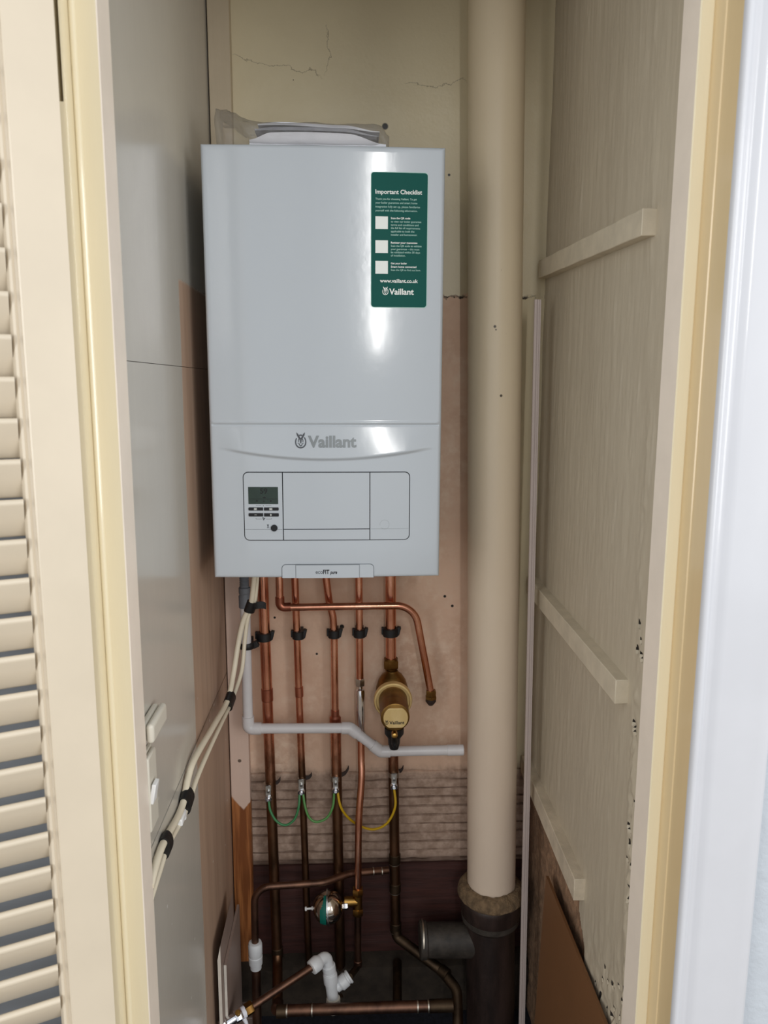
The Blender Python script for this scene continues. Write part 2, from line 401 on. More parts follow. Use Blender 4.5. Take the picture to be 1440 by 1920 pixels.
# ------------------------------------------------------------------ the setting
ZB = -.12          # bottom of the recessed cupboard floor
XL, XR, YB, ZT = -.265, .398, 1.59, 2.40
def linspace(a, b, n): return [a+(b-a)*i/(n-1) for i in range(n)]
def back_wall(bm):
    xs = linspace(XL-.03, XR+.03, 146); zs = linspace(ZB, .2, 12)[:-1]+linspace(.2, .5, 150)[:-1]+linspace(.5, ZT, 60)
    P = []
    for z in zs:
        row = []
        for x in xs:
            w = smooth(.222, .236, z+.012*nz(x*30, 1, z*10))*(1-smooth(.425, .47, z+.03*nz(x*9, 4, 2)))
            zz = z+.0025*nz(x*6, 3, z*6)+.0008*nz(x*40, 1, z*9)
            rr = (zz/.0215) % 1.0
            ridge = (smooth(0, .10, rr)-smooth(.90, 1, rr))
            br = smooth(-.30, .05, nz(x*8, z*30, 9))
            d = .0012*nz(x*14, 0, z*14)-.014*w*(1-ridge)*(.25+.75*br)-.003*w+.0016*w*nz(x*40, 5, z*60)
            row.append((x, YB-d, z))
        P.append(row)
    quad_grid(bm, P)
    box(bm, (XL-.03, YB+.02, ZB), (XR+.03, YB+.09, ZT))
struct(obj('wall_back', 'back', back_wall))
def base_back(bm):
    xs = linspace(XL, XR, 60); zs = linspace(-.01, .232, 40)
    quad_grid(bm, [[(x, YB-.006-.0015*nz(x*25, z*25, 2)-.001*nz(x*5, z*80, 1), z) for x in xs] for z in zs])
    box(bm, (XL, YB-.004, -.01), (XR, YB-.001, .232))
struct(obj('baseboard_back', 'redboard', base_back))
def ledge(bm):
    xs = linspace(XL, XR, 50)
    P = [[(x, y+.006*nz(x*12, k, 3), z+.004*nz(x*20, k, 1)) for x in xs] for k, (y, z) in enumerate(((YB-.002, .012), (YB-.02, .010), (YB-.045, .0), (YB-.05, -.02), (YB-.04, ZB)))]
    quad_grid(bm, P)
struct(obj('trim_1', 'ledge', ledge))
def left_wall(bm):
    g = .0012
    for z0, z1, dx in ((ZB, .1835, 0), (.1835+g, .695-g, 0), (.695+g*1.6, 1.3265, 0), (1.3265+g*.7, ZT, 0)):
        box(bm, (XL-.012, .898, z0), (XL, YB+.01, z1))
    box(bm, (XL-.07, .898, ZB), (XL-.011, YB+.01, ZT))
struct(obj('wall_left', 'left', left_wall))
def right_wall(bm):
    ys = linspace(.898, YB+.01, 200); zs = linspace(ZB, 1.30, 300)[:-1]+linspace(1.3, ZT, 90)
    def yj(z): return .985+.05*(z-.75)+.012*nz(2, 5, z*6) if z < 1.2 else .985+.0225+.09*(z-1.2)+.012*nz(2, 5, z*6)
    def bare(y, z):
        edge_y = 1.10+.10*smooth(.2, .45, z)+.02*nz(z*18, 7, 1)+.01*nz(z*50, 3, 4)
        top = .452+.012*nz(y*25, 2, 2)
        return y > edge_y and z < top
    P = []; B = []; 
    for z in zs:
        row = []; rb = []
        for y in ys:
            d = .0007*nz(y*55, z*9, 0)+.0006*nz(y*120, z*30, 9)+.002*nz(y*9, z*4, 3)
            k = math.exp(-((y-yj(z))/.012)**2)
            amp = .35+.65*smooth(.95, .75, z)
            d += k*amp*(.006*nz(y*100, z*60, 5)+.002)
            low = smooth(.55, .2, z)*smooth(1.2, 1.0, y)
            d += low*(.009*nz(y*45, z*45, 8)+.005*nz(y*110, z*110, 8))
            b = bare(y, z); pit = 0
            pn = nz(y*120, z*75, 21)
            if (k > .35 and z < .99 and nz(3, z*11, 1) > .02 and pn > .42) or (low > .30 and pn > .40 and not b): pit = 1
            if b: d -= .008-.003*nz(y*60, z*60, 2)
            if pit: d -= .005
            row.append((XR-.004-d, y, z)); rb.append(1 if b else (2 if pit else 0))
        P.append(row); B.append(rb)
    vs = [[bm.verts.new(p) for p in row] for row in P]
    for i in range(len(zs)-1):
        for j in range(len(ys)-1):
            f = bm.faces.new((vs[i][j], vs[i][j+1], vs[i+1][j+1], vs[i+1][j])); f.material_index = B[i][j]
    box(bm, (XR+.012, .898, ZB), (XR+.07, YB+.01, ZT))
struct(obj('wall_right', ['right', 'bare', 'pit'], right_wall))
struct(obj('floor', 'floor', lambda bm: box(bm, (XL-.07, .82, ZB-.04), (XR+.07, YB+.09, ZB))))
struct(obj('floor_room', 'carpet', lambda bm: box(bm, (-2.2, -3.2, -.06), (2.4, .82, 0))))
struct(obj('ceiling', 'ceil', lambda bm: box(bm, (XL-.07, .80, ZT), (XR+.07, YB+.09, ZT+.05))))
# front wall around the opening, room side
struct(obj('wall_front_left', 'wall_shaded', lambda bm: box(bm, (-1.6, .83, 0), (-.335, .90, ZT))))
struct(obj('wall_front_right', 'wall_white', lambda bm: box(bm, (.455, .812, 0), (1.8, .90, ZT))))
struct(obj('wall_front_top', 'wall_white', lambda bm: box(bm, (-.335, .83, 1.99), (.455, .90, ZT))))
# left jamb: stop face, rounded bead, rebate
zg = 1.578
def jamb_left(bm):
    bead = [(-.2800+.0035*math.cos(a), .8625+.0035*math.sin(a)) for a in [R(x) for x in range(-10, -181, -30)]]
    tail = [(-.2832, .858)]+bead[::-1]+[(-.2555, .8605), (-.2545, .8620), (-.2550, .906)]
    prism(bm, [(-.335, .906), (-.335, .838), (-.2832, .838)]+tail, 0, zg)
    prism(bm, [(-.335, .906), (-.335, .838), (-.2900, .838), (-.2900, .878), (-.2852, .878), (-.2852, .838), (-.2832, .838)]+tail, zg, 2.0)
j = obj('trim_2', ['cream_deep', 'reveal'], jamb_left, sharp=25)
for p in j.data.polygons:
    if p.normal.x > .8 and p.center.x+j.location.x > -.26: p.material_index = 1
struct(j)
def jamb_right(bm):
    prism(bm, [(.366, .906), (.366, .862), (.3672, .8605), (.380, .8605), (.3812, .8612), (.3812, .836), (.3826, .835), (.3838, .802), (.3838, .811), (.455, .811), (.455, .906)], 0, 2.0)
j = obj('trim_3', ['cream_tan', 'reveal', 'cream_deep'], jamb_right, sharp=25)
for p in j.data.polygons:
    cx = p.center.x+j.location.x; cy = p.center.y+j.location.y
    if p.normal.x < -.8 and cx < .37: p.material_index = 1
    elif p.normal.y < -.5 and cx < .3815 and cy < .87: p.material_index = 2
struct(j)
# white architrave on the room side
def arch(bm):
    y0 = .80
    A = [(.3838, .8115), (.3838, .800), (.3850, .7962), (.3880, .7945), (.3910, .7955), (.3935, .7985), (.3975, .8005), (.4020, .7990), (.4060, .7965), (.4120, .7955), (.4400, .7945), (.4560, .7925), (.4640, .7915), (.4690, .7925), (.4712, .7960), (.4718, .8115)]
    prism(bm, A, 0, 2.0)
struct(obj('trim_4', 'white_gloss', arch, sharp=50))

# louvred door folded back on the left jamb
DA = R(24); de = V((-math.cos(DA), -math.sin(DA), 0)); dn = V((math.sin(DA), -math.cos(DA), 0)); dh = V((-.2790, .8080, 0))
def dp(s, n, z=0): p = dh+de*s+dn*n; return (p.x, p.y, z)
def dpoly(L): return [dp(s, n)[:2] for s, n in L]
door = bpy.data.objects.new('door_1', None); C.objects.link(door); door.location = dp(0, -.014); ORI[door.name] = V(dp(0, -.014))
door['kind'] = 'structure'; door['label'] = 'cream louvred cupboard door swung open at the left of the boiler cupboard'
zg = 1.578
def stile(bm):
    prism(bm, dpoly([(0, -.028), (0, 0), (.045, 0), (.0465, -.001), (.0470, -.0045), (.0495, -.0055), (.052, -.0035), (.0545, -.0045), (.057, -.0095), (.057, -.028)]), .02, 2.0)
obj('stile', 'door_paint', stile, door, sharp=30)
obj('stile', 'door_paint', lambda bm: prism(bm, dpoly([(.40, -.028), (.40, -.004), (.412, 0), (.455, 0), (.455, -.028)]), .02, 2.0), door, sharp=30)
obj('rail', 'door_paint', lambda bm: prism(bm, dpoly([(.057, -.028), (.057, -.002), (.40, -.002), (.40, -.028)]), .02, .12), door)
obj('rail', 'door_paint', lambda bm: prism(bm, dpoly([(.057, -.028), (.057, -.002), (.40, -.002), (.40, -.028)]), 1.92, 2.0), door)
def slats(bm):
    pitch = .0408; z = 1.245-pitch*26
    tilt = R(58); L = .040; th = .008
    ca, sa = math.cos(tilt), math.sin(tilt)
    while z < 1.90:
        if z > .14:
            sec = []
            # cross-section in (n, z): near edge high, far edge low, rounded nose
            for k in range(7):
                a = R(-90+30*k); sec.append((L/2+th/2*math.cos(a), th/2*math.sin(a)))
            for k in range(7):
                a = R(90+30*k); sec.append((-L/2+th/2*math.cos(a), th/2*math.sin(a)))
            P = [dp(.057, -.013+u*ca-w*sa, z+u*sa+w*ca) for u, w in sec]
            extr(bm, P, de*.343)
        z += pitch
obj('louvre_slats', 'door_paint', slats, door, sharp=50)

# ------------------------------------------------------------------ boiler
BX0, BX1, BZ0, BZ1, YF = -.2338, .1522, .9735, 1.6705, 1.285
BXC, HW = (BX0+BX1)/2, (BX1-BX0)/2
def fz(px, py): p = at(px, py, YF+.002); return p.x, p.z
ZG = fz(610, 797)[1]; ZS = fz(605, 858)[1]; ZS2 = fz(420, 838)[1]
def bow(x): return .0045*((x-BXC)/HW)**2
def surf(x, z):
    y = YF+bow(x)
    # brow under the groove
    xr = (x-BXC)/HW
    zc = ZS+(ZS2-ZS)*min(1.0, (abs(xr)/.88)**2)
    env = 1-smooth(.70, .96, abs(xr))
    if z <= ZG-.004:
        t = smooth(zc-.006, zc, z)*(z-(ZG-.004))/(zc-(ZG-.004)) if zc < ZG-.006 else 0
        y -= .0042*max(0, min(1.15, t))*env
    # pressed groove line
    if abs(xr) < .97: y += .0016*math.exp(-((z-ZG)/.0016)**2)-.0010*math.exp(-((z-ZG-.0042)/.0018)**2)
    return y
def casing(bm):
    e = [0, .0004, .0012, .0025, .004, .006]
    xs = [BX0+k for k in e]+linspace(BX0+.01, BX1-.01, 70)+[BX1-k for k in e[::-1]]
    zs = [BZ0+k for k in e]+linspace(BZ0+.01, ZS-.014, 30)+linspace(ZS-.012, ZG-.006, 60)+linspace(ZG-.0055, ZG+.009, 30)+linspace(ZG+.012, BZ1-.01, 50)+[BZ1-k for k in e[::-1]]
    Rr = .006
    def rnd(d): return Rr-math.sqrt(max(0, Rr*Rr-(Rr-d)**2)) if d < Rr else 0
    vs = quad_grid(bm, [[(x, surf(x, z)+max(rnd(min(x-BX0, BX1-x)), rnd(min(z-BZ0, BZ1-z))*.7), z) for x in xs] for z in zs])
    rim = vs[0]+[r[-1] for r in vs[1:]]+vs[-1][-2::-1]+[r[0] for r in vs[-2:0:-1]]
    back = [bm.verts.new((v.co.x, YB-.012, v.co.z)) for v in rim]; n = len(rim)
    for i in range(n): bm.faces.new((rim[i], rim[(i+1) % n], back[(i+1) % n], back[i]))
    bm.faces.new(back)
boiler = thing('boiler', (BXC, 1.44, BZ0), 'white wall-hung gas boiler with green sticker and small display', 'boiler')
cas = obj('casing', 'white_enamel', casing, boiler, sharp=40)
def patch(bm, x0, x1, z0, z1, r, off, base=0.0, nx=14, mi=0, rc=(1,1,1,1)):
    """rounded panel lying on the casing front; rc = rounding of corners (bl, br, tl, tr)"""
    xs = []
    for k in range(7): xs.append(x0+r*(1-math.cos(R(15*k))))
    xs += linspace(x0+r, x1-r, nx)[1:-1]
    for k in range(7): xs.append(x1-r*(1-math.cos(R(90-15*k))))
    T = []; Bm = []
    for x in xs:
        def cut(a, b):
            if x < x0+r and a: return r-math.sqrt(max(0, r*r-(x0+r-x)**2))
            if x > x1-r and b: return r-math.sqrt(max(0, r*r-(x-x1+r)**2))
            return 0
        T.append((x, z1-cut(rc[2], rc[3]))); Bm.append((x, z0+cut(rc[0], rc[1])))
    nzv = 6
    P = [[(x, surf(x, zb+(zt-zb)*k/nzv)-off, zb+(zt-zb)*k/nzv) for (x, zt), (_, zb) in zip(T, Bm)] for k in range(nzv+1)]
    vs = quad_grid(bm, P, mi=mi)
    rim = vs[0]+[q[-1] for q in vs[1:]]+vs[-1][-2::-1]+[q[0] for q in vs[-2:0:-1]]
    bk = [bm.verts.new((v.co.x, v.co.y+off-base, v.co.z)) for v in rim]; n = len(rim)
    for i in range(n): bm.faces.new((rim[i], rim[(i+1) % n], bk[(i+1) % n], bk[i])).material_index = mi
def rect(px0, py0, px1, py1):
    a = fz(px0, py0); b = fz(px1, py1); return a[0], b[0], b[1], a[1]
def disc(bm, x, z, r, off, th=.001, seg=28):
    y = surf(x, z)-off; cyl(bm, (x, y+th, z), (x, y, z), r, seg)
# lettering -> mesh lying on the casing
def text_mesh(s, bold=0, shear=0):
    cu = bpy.data.curves.new('lettering', 'FONT'); cu.body = s; cu.size = 1; cu.resolution_u = 3; cu.offset = bold; cu.shear = shear
    ob = bpy.data.objects.new('lettering', cu); C.objects.link(ob)
    dg = bpy.context.evaluated_depsgraph_get(); dg.update()
    me = bpy.data.meshes.new_from_object(ob.evaluated_get(dg))
    bpy.data.objects.remove(ob); bpy.data.curves.remove(cu)
    return me
def add_text(bm, s, x0, x1, z, place, bold=0, shear=0, hscale=1.0, cap=None, mi=0):
    """text from x0 to x1 on baseline z; place(x, z) -> 3-D point"""
    me = text_mesh(s, bold, shear); co = [v.co.copy() for v in me.vertices]
    a = min(c.x for c in co); b = max(c.x for c in co); k = (x1-x0)/(b-a)
    kz = k*hscale
    if cap: kz = cap/max(c.y for c in co)
    vs = [bm.verts.new(place(x0+(c.x-a)*k, z+c.y*kz)) for c in co]
    for p in me.polygons:
        try: bm.faces.new([vs[i] for i in p.vertices]).material_index = mi
        except ValueError: pass
    bpy.data.meshes.remove(me)
def on(off): return lambda x, z: (x, surf(x, z)-off, z)
def emblem(bm, cx, cz, w, h, place, mi=0):
    """egg-shaped ring with a long-eared head: heights in units of the emblem"""
    def P(u, v): return place(cx+u*w/2, cz+v*h/2)
    def poly(L):
        try: bm.faces.new([bm.verts.new(P(u, v)) for u, v in L]).material_index = mi
        except ValueError: pass
    n = 36
    def egg(k, s):
        a = 2*math.pi*k/n+math.pi/2; return (s*.98*math.cos(a)*(1-.10*math.sin(a)), -.12+s*.86*math.sin(a))
    for k in range(n):
        if k in (2, 3, 4, 5, 31, 32, 33): continue
        poly([egg(k, 1), egg(k+1, 1), egg(k+1, .81), egg(k, .81)])
    for s in (-1, 1):
        poly([(s*.10, .18), (s*.34, .22), (s*.68, .66), (s*.76, 1.0), (s*.48, .84), (s*.12, .40)])
        poly([(s*.30, .24), (s*.46, .06), (s*.44, -.22), (s*.34, -.24), (s*.34, .02), (s*.18, .14)])
        poly([(s*.10, .18), (s*.18, .14), (s*.12, -.30), (s*.03, -.38), (s*.03, .18)])
        poly([(s*.62, -.30), (s*.54, -.36), (s*.22, -.44), (s*.16, -.40)])
        poly([(s*.40, -.34), (s*.20, -.66), (0, -.74), (0, -.62), (s*.14, -.54), (s*.28, -.34)])
    poly([(-.10, .18), (.10, .18), (.16, .38), (0, .28), (-.16, .38)])
# --- logo
def logo(bm):
    a = fz(553.3, 810.5); b = fz(575, 840.5); emblem(bm, (a[0]+b[0])/2, (a[1]+b[1])/2, b[0]-a[0], a[1]-b[1], on(.0008))
obj('emblem', 'print_dark', logo, boiler)
def logo_t(bm):
    a = fz(577.8, 837.8); b = fz(668.3, 837.8); add_text(bm, 'Vaillant', a[0], b[0], a[1], on(.0008), bold=.032, cap=(fz(577, 816.5)[1]-a[1]))
obj('logo_lettering', 'print_grey', logo_t, boiler)
# --- control panel: dark shadow gap, three flush covers
X0, X1, Z0, Z1 = rect(455.0, 884.5, 768.0, 1012.0)
obj('panel_gap', 'gap', lambda bm: patch(bm, X0, X1, Z0, Z1, .009, .0004), boiler)
g = .0014; xd1 = fz(530.8, 950)[0]; xd2 = fz(693.5, 950)[0]; zl = fz(600, 991.5)[1]
cp = obj('control_panel', 'panel', lambda bm: patch(bm, X0+g, xd1-g*.6, Z0+g, Z1-g, .0079, .0016, .0002, rc=(1,0,1,0)), boiler)
obj('front_flap', 'panel', lambda bm: (patch(bm, xd1+g*.6, xd2-g*.6, zl+g*.5, Z1-g, .0005, .0018, .0002, rc=(0,0,0,0)), patch(bm, xd1+g*.6, xd2-g*.6, Z0+g, zl-g*.5, .0005, .0016, .0002, rc=(0,0,0,0))), boiler)
sc = obj('side_cover', 'panel', lambda bm: patch(bm, xd2+g*.5, X1-g, Z0+g, Z1-g, .0079, .0016, .0002, rc=(0,1,0,1)), boiler)
obj('seam', 'hair', lambda bm: patch(bm, X0+.002, xd1-.0015, zl-.0003, zl+.0003, .0002, .0018, .0014, rc=(0,0,0,0)), cp)
obj('seam', 'hair', lambda bm: patch(bm, xd2+.0015, X1-.002, zl-.00015, zl+.00015, .0001, .0018, .0014, rc=(0,0,0,0)), sc)
def ring_mark(bm):
    x, z = fz(721, 983); n = 40
    for k in range(n):
        if 20 < k < 24: continue
        a, b = 2*math.pi*k/n, 2*math.pi*(k+1)/n
        bm.faces.new([bm.verts.new(on(.0018)(x+q*math.cos(t), z+q*math.sin(t))) for q, t in ((.0080, a), (.0080, b), (.00775, b), (.00775, a))])
obj('round_blank', 'hair', ring_mark, sc)
scr = obj('display_screen', 'screen', lambda bm: patch(bm, *rect(465.4, 912.9, 522, 944.8), .0006, .0020, .0014), cp)
def lcd(bm):
    pl = on(.0021)
    a = fz(488, 925); b = fz(501.7, 925); add_text(bm, '59', a[0], b[0], a[1], pl, bold=.03)
    for q in ((496, 932.5, 3.2, 1.7), (482, 939, 2.6, 1.5), (495, 939.5, 1.2, 2), (508, 939, 1.9, 2.1)):
        x, z = fz(q[0], q[1]); sx, sz = q[2]*.00088, q[3]*.00088
        n = 8; bm.faces.new([bm.verts.new(pl(x+sx*math.cos(2*math.pi*k/n), z+sz*math.sin(2*math.pi*k/n)*(.6 if k % 2 else 1))) for k in range(n)])
    x0, x1, z0, z1 = rect(467, 935, 521, 935.5); bm.faces.new([bm.verts.new(pl(x, z)) for x, z in ((x0, z0), (x1, z0), (x1, z1), (x0, z1))])
obj('screen_figures', 'lcd_ink', lcd, cp)
KEYS = [(466.2, 951, 493.7, 956.7), (495.4, 951, 523, 956.7), (466.4, 961.8, 493.9, 967.8), (495.6, 961.8, 523.2, 967.8)]
for k, q in enumerate(KEYS):
    obj('push_button', 'black_key', lambda bm: patch(bm, *rect(*q), .0014, .0026, .0014, rc=(1-k % 2, k % 2, 1-k % 2, k % 2)), cp)
obj('reset_knob', 'black_key', lambda bm: disc(bm, *fz(514.6, 989.3), .0056, .0040, .0026), cp)
def key_symbol(rects):
    def f(bm):
        for q in rects:
            x0, x1, z0, z1 = rect(*q); bm.faces.new([bm.verts.new(on(.00275)(x, z)) for x, z in ((x0, z0), (x1, z0), (x1, z1), (x0, z1))])
    obj('key_symbol', 'print_white', f, cp)
def fr4(x0, y0, x1, y1, w=.7): return [(x0, y0, x1, y0+w), (x0, y1-w, x1, y1), (x0, y0, x0+w, y1), (x1-w, y0, x1, y1)]
key_symbol(fr4(476.6, 952.3, 482, 955.6)+[(478.5, 953.4, 480.3, 954.6)]); key_symbol(fr4(505.4, 952.3, 511, 955.6)+[(507, 953.4, 509.5, 954.6)])
key_symbol([(477.5, 964.6, 482, 965.3)]); key_symbol([(506.5, 964.4, 510, 965.4), (507.8, 963, 508.8, 966.8)])
def marks(bm):
    pl = on(.0017)
    def q(px0, py0, px1, py1):
        x0, x1, z0, z1 = rect(px0, py0, px1, py1); bm.faces.new([bm.verts.new(pl(x, z)) for x, z in ((x0, z0), (x1, z0), (x1, z1), (x0, z1))])
    q(480, 947.2, 490.5, 947.7); q(498, 947.2, 509, 947.7); q(493.6, 946.5, 494.6, 949)
    q(480, 970.5, 480.6, 973); q(480, 972.5, 491, 973); q(499, 972.5, 509.6, 973); q(509, 970.5, 509.6, 973)
    for L in (((492, 970), (494.5, 969.5), (495, 972), (493, 972.5)), ((493, 974), (497, 970), (498, 971), (494.5, 975.5)), ((500.6, 983), (504.8, 983), (503.4, 986), (502, 986)), ((500.4, 989.6), (505.2, 989.6), (504.6, 988.6), (501, 988.6)), ((501.2, 988), (504.6, 988), (504, 986.6), (501.8, 986.6))):
        bm.faces.new([bm.verts.new(pl(*fz(*p))) for p in L])
obj('panel_symbols', 'print_dark', marks, cp)
# --- name plate at the lower edge
npz = obj('name_plate', 'panel', lambda bm: patch(bm, *rect(529.5, 1058.5, 700, 1081.6), .006, .0024, .0, rc=(0,0,1,1)), boiler)
obj('plate_centre', 'panel', lambda bm: patch(bm, *rect(555.4, 1058.8, 673.4, 1081.8), .0006, .0036, .0020, rc=(0,0,0,0)), npz)
obj('plate_outline', 'hair', lambda bm: (patch(bm, *rect(528.4, 1057.4, 701.2, 1081.6), .007, .0006, .0, rc=(0,0,1,1)), patch(bm, *rect(554.4, 1057.6, 674.4, 1081.6), .0004, .0027, .0020, rc=(0,0,0,0))), npz)
def eco(bm):
    pl = on(.0038)
    for s, p0, p1, bo, sh, cap in (('eco', 592.3, 605.4, .0, 0, 5.4), ('FIT', 606, 617.8, .03, 0, 8.2), ('pure', 619, 632.3, .03, .3, 4.6)):
        a = fz(p0, 1074.6); b = fz(p1, 1074.6); add_text(bm, s, a[0], b[0], a[1], pl, bold=bo, shear=sh, cap=cap*.00089)
obj('plate_lettering', 'print_black', eco, npz)
# --- green checklist sticker
stk = obj('checklist_sticker', 'print_pale', lambda bm: patch(bm, *rect(695.2, 322.0, 800.2, 577.6), .0052, .0003), boiler)
obj('sticker_face', 'green', lambda bm: patch(bm, *rect(696.2, 323.2, 799.2, 576.4), .0045, .0005), stk)
def stk_line(nm, t_, p0, p1, py, bo):
    def f(bm):
        a = fz(p0, py); b = fz(p1, py); add_text(bm, t_, a[0], b[0], a[1], on(.0007), bold=bo)
    obj(nm, 'print_white', f, stk)
for q in (('sticker_title', 'Important Checklist', 703.8, 791.5, 363.5, .02), ('sticker_heading', 'Scan the QR code', 732.8, 769.3, 411, .02), ('sticker_heading', 'Register your guarantee', 732.8, 782.5, 457, .02), ('sticker_heading', 'Get your boiler', 732.8, 763, 495.6, .02), ('sticker_heading', 'Smart home connected', 732.8, 780.6, 502, .02), ('web_address', 'www.vaillant.co.uk', 712.4, 783.5, 529.8, .018), ('sticker_logo', 'Vaillant', 729.6, 775.8, 552.3, .025)): stk_line(*q)
def stk_emb(bm):
    a = fz(716.8, 537.4); b = fz(728.2, 553.6); emblem(bm, (a[0]+b[0])/2, (a[1]+b[1])/2, b[0]-a[0], a[1]-b[1], on(.0007))
obj('sticker_emblem', 'print_white', stk_emb, stk)
def stk_small(bm):
    pl = on(.0007)
    for s, p0, p1, py in (('Thank you for choosing Vaillant. To get', 703.8, 781.6, 374.8), ('your boiler guarantee and smart home', 703.8, 782.5, 382), ('integration fully set up, please familiarise', 703.8, 787.6, 389.4), ('yourself with the following information.', 703.8, 782.8, 396.6),
        ('to view our boiler guarantee', 732.8, 790, 417.4), ('terms and conditions and', 732.8, 784.7, 423.6), ('the full list of requirements', 732.8, 787.6, 429.6), ('applicable to both the', 732.8, 777, 435.8), ('installer and homeowner.', 732.8, 782.5, 441.9),
        ('Scan the QR code to validate', 732.8, 790.4, 462.9), ('your guarantee \u2013 this must', 732.8, 786.4, 469), ('be validated within 30 days', 732.8, 787.6, 475), ('of installation.', 732.8, 760.2, 480.9), ('Scan the QR to find out how.', 732.8, 788.6, 508)):
        a = fz(p0, py); b = fz(p1, py); add_text(bm, s, a[0], b[0], a[1], pl, bold=.008)
obj('sticker_small_print', 'print_pale', stk_small, stk)
for q in ((703.8, 406, 727.2, 430), (703.8, 450.8, 727.2, 474.8), (703.8, 489.4, 727.2, 513.6)):
    obj('blank_square', 'print_white', lambda bm: patch(bm, *rect(*q), .0003, .0007, rc=(0,0,0,0)), stk)

# ------------------------------------------------------------------ manuals in a bag on the boiler
def booklet(name, x0, x1, y0, y1, z0, th, wave, m, label):
    def f(bm):
        n, k = 40, 14
        xs = linspace(x0, x1, n); ys = linspace(y0, y1, k); P = []
        loop = [(y, 1) for y in ys]+[(y, 0) for y in ys[::-1]]
        for x in xs:
            t = (x-x0)/(x1-x0); row = []
            for y, top in loop:
                s = (y-y0)/(y1-y0)
                zz = z0+wave(t, s)+(th*(1-.75*smooth(.72, 1, t)-.55*smooth(.16, 0, t)) if top else 0)
                row.append((x, y, zz))
            P.append(row)
        vs = quad_grid(bm, P, close_v=True); bm.faces.new(vs[0][::-1]); bm.faces.new(vs[-1])
    o = obj(name, m, f); return tag(o, label, 'booklet', 'booklets inside the clear bag')
bz = BZ1+.0005
booklet('booklet', -.158, .058, 1.302, 1.420, bz+.0005, .0190, lambda t, s: .004*math.sin(t*3.1)**2*(1-t)*(1-.3*s)+.001*(1-s), 'paper', 'thick white booklet lowest in the clear bag on top of the boiler')
booklet('booklet', -.150, .046, 1.306, 1.418, bz+.0250, .0050, lambda t, s: .0022*(1-t)*math.sin(3.1*t)-.006*smooth(.70, 1, t)-.001*s, 'paper_dark', 'grey-covered booklet between two white ones in the clear bag on the boiler')
booklet('booklet', -.145, .048, 1.308, 1.416, bz+.0318, .0045, lambda t, s: .0016*(1-t)-.0065*smooth(.70, 1, t)+.0012*math.sin(t*7), 'paper', 'thin white booklet topmost in the clear bag on the boiler')
def bag(bm):
    xs = linspace(-.214, .063, 70); P = []
    for i, x in enumerate(xs):
        t = (x+.214)/.277
        h = .050-.0095*smooth(.08, .26, t)-.001*math.sin(t*20); h = h*(1-.40*smooth(.95, 1, t))
        if t < .22: h += .015*(1-smooth(0, .22, t))
        dy = .066*(1-.3*smooth(.22, 0, t))*(1-.12*smooth(.9, 1, t)); yc = 1.3615
        row = []
        for k in range(48):
            a = 2*math.pi*k/48; ca, sa = math.cos(a), math.sin(a)
            y = yc+dy*math.copysign(abs(ca)**.45, ca); z = bz-.0003+h/2+h/2*math.copysign(abs(sa)**.5, sa)
            c = (.0045 if t < .2 else .0016)*nz(x*55, y*45, z*60)+(.004 if t < .2 else .001)*nz(x*120, y*90, z*110)
            z2 = z+c*(1 if sa > 0 else 0); y2 = y+c*.6*(1 if ca < 0 else -.3)
            row.append((x+.6*c, max(1.2935, y2), max(bz-.0002, z2)))
        P.append(row)
    vs = quad_grid(bm, P, close_v=True); bm.faces.new(vs[0][::-1]); bm.faces.new(vs[-1])
tag(obj('plastic_bag', 'film', bag, sharp=180), 'crumpled clear plastic bag holding manuals on top of the boiler', 'bag')

# ------------------------------------------------------------------ soil stack
sa_, sb_ = at(931.5, 0, 1.5), at(921, 1660, 1.5); sd = (sb_-sa_)/(sb_.z-sa_.z)
def sp(z): return sa_+sd*(z-sa_.z)
ZCOL = .235
soil = thing('soil_pipe', sp(ZB), 'fat cream-painted cast iron soil pipe standing right of the boiler', 'pipe')
obj('upper_pipe', 'soil', lambda bm: cyl(bm, sp(ZCOL-.02), sp(ZT-.001), .0515, 56), soil)
def collar(bm):
    c = sp(ZCOL); seg = 64; P = []
    for r, z in ((.045, .0), (.054, .006), (.061, .004), (.068, -.004), (.0715, -.012), (.0715, -.022), (.066, -.028), (.05, -.03)):
        row = []
        for k in range(seg):
            a = 2*math.pi*k/seg; rr = r+.0022*nz(math.cos(a)*4, math.sin(a)*4, z*50+3)
            row.append((c.x+rr*math.cos(a), c.y+rr*math.sin(a), c.z+z+.0025*nz(math.cos(a)*6, math.sin(a)*6, r*30)))
        P.append(row)
    vs = quad_grid(bm, P, close_v=True); bm.faces.new(vs[0]); bm.faces.new(vs[-1][::-1])
obj('cement_collar', 'collar', collar, soil)
def socket(bm):
    c = sp(ZCOL); lathe(bm, c+V((0,0,-.026)), (0,0,-1), [(0, .064), (.004, .066), (.012, .066), (.03, .0645), (.05, .062), (.062, .056), (.066, .052)], 56)
obj('socket', 'iron', socket, soil)
obj('socket_band', 'grey_iron', lambda bm: lathe(bm, sp(ZCOL)+V((0,0,-.066)), (0,0,-1), [(0, .060), (.002, .0635), (.014, .0625), (.020, .057)], 56), soil)
obj('lower_pipe', 'iron', lambda bm: cyl(bm, sp(ZCOL)+V((0,0,-.088)), sp(ZB), .053, 56), soil)
def branch(bm):
    a = at(797, 1762, 1.5); cyl(bm, a, (sp(a.z).x-.03, 1.5, a.z-.004), .0355, 36)
    cyl(bm, a+V((-.012,0,0)), a+V((.004,0,0)), .039, 36, bev=.002)
obj('side_branch', 'grey_iron', branch, soil)
obj('branch_rim', 'solder', lambda bm: cyl(bm, at(790, 1760, 1.5), at(793, 1760, 1.5), .0385, 36), soil)

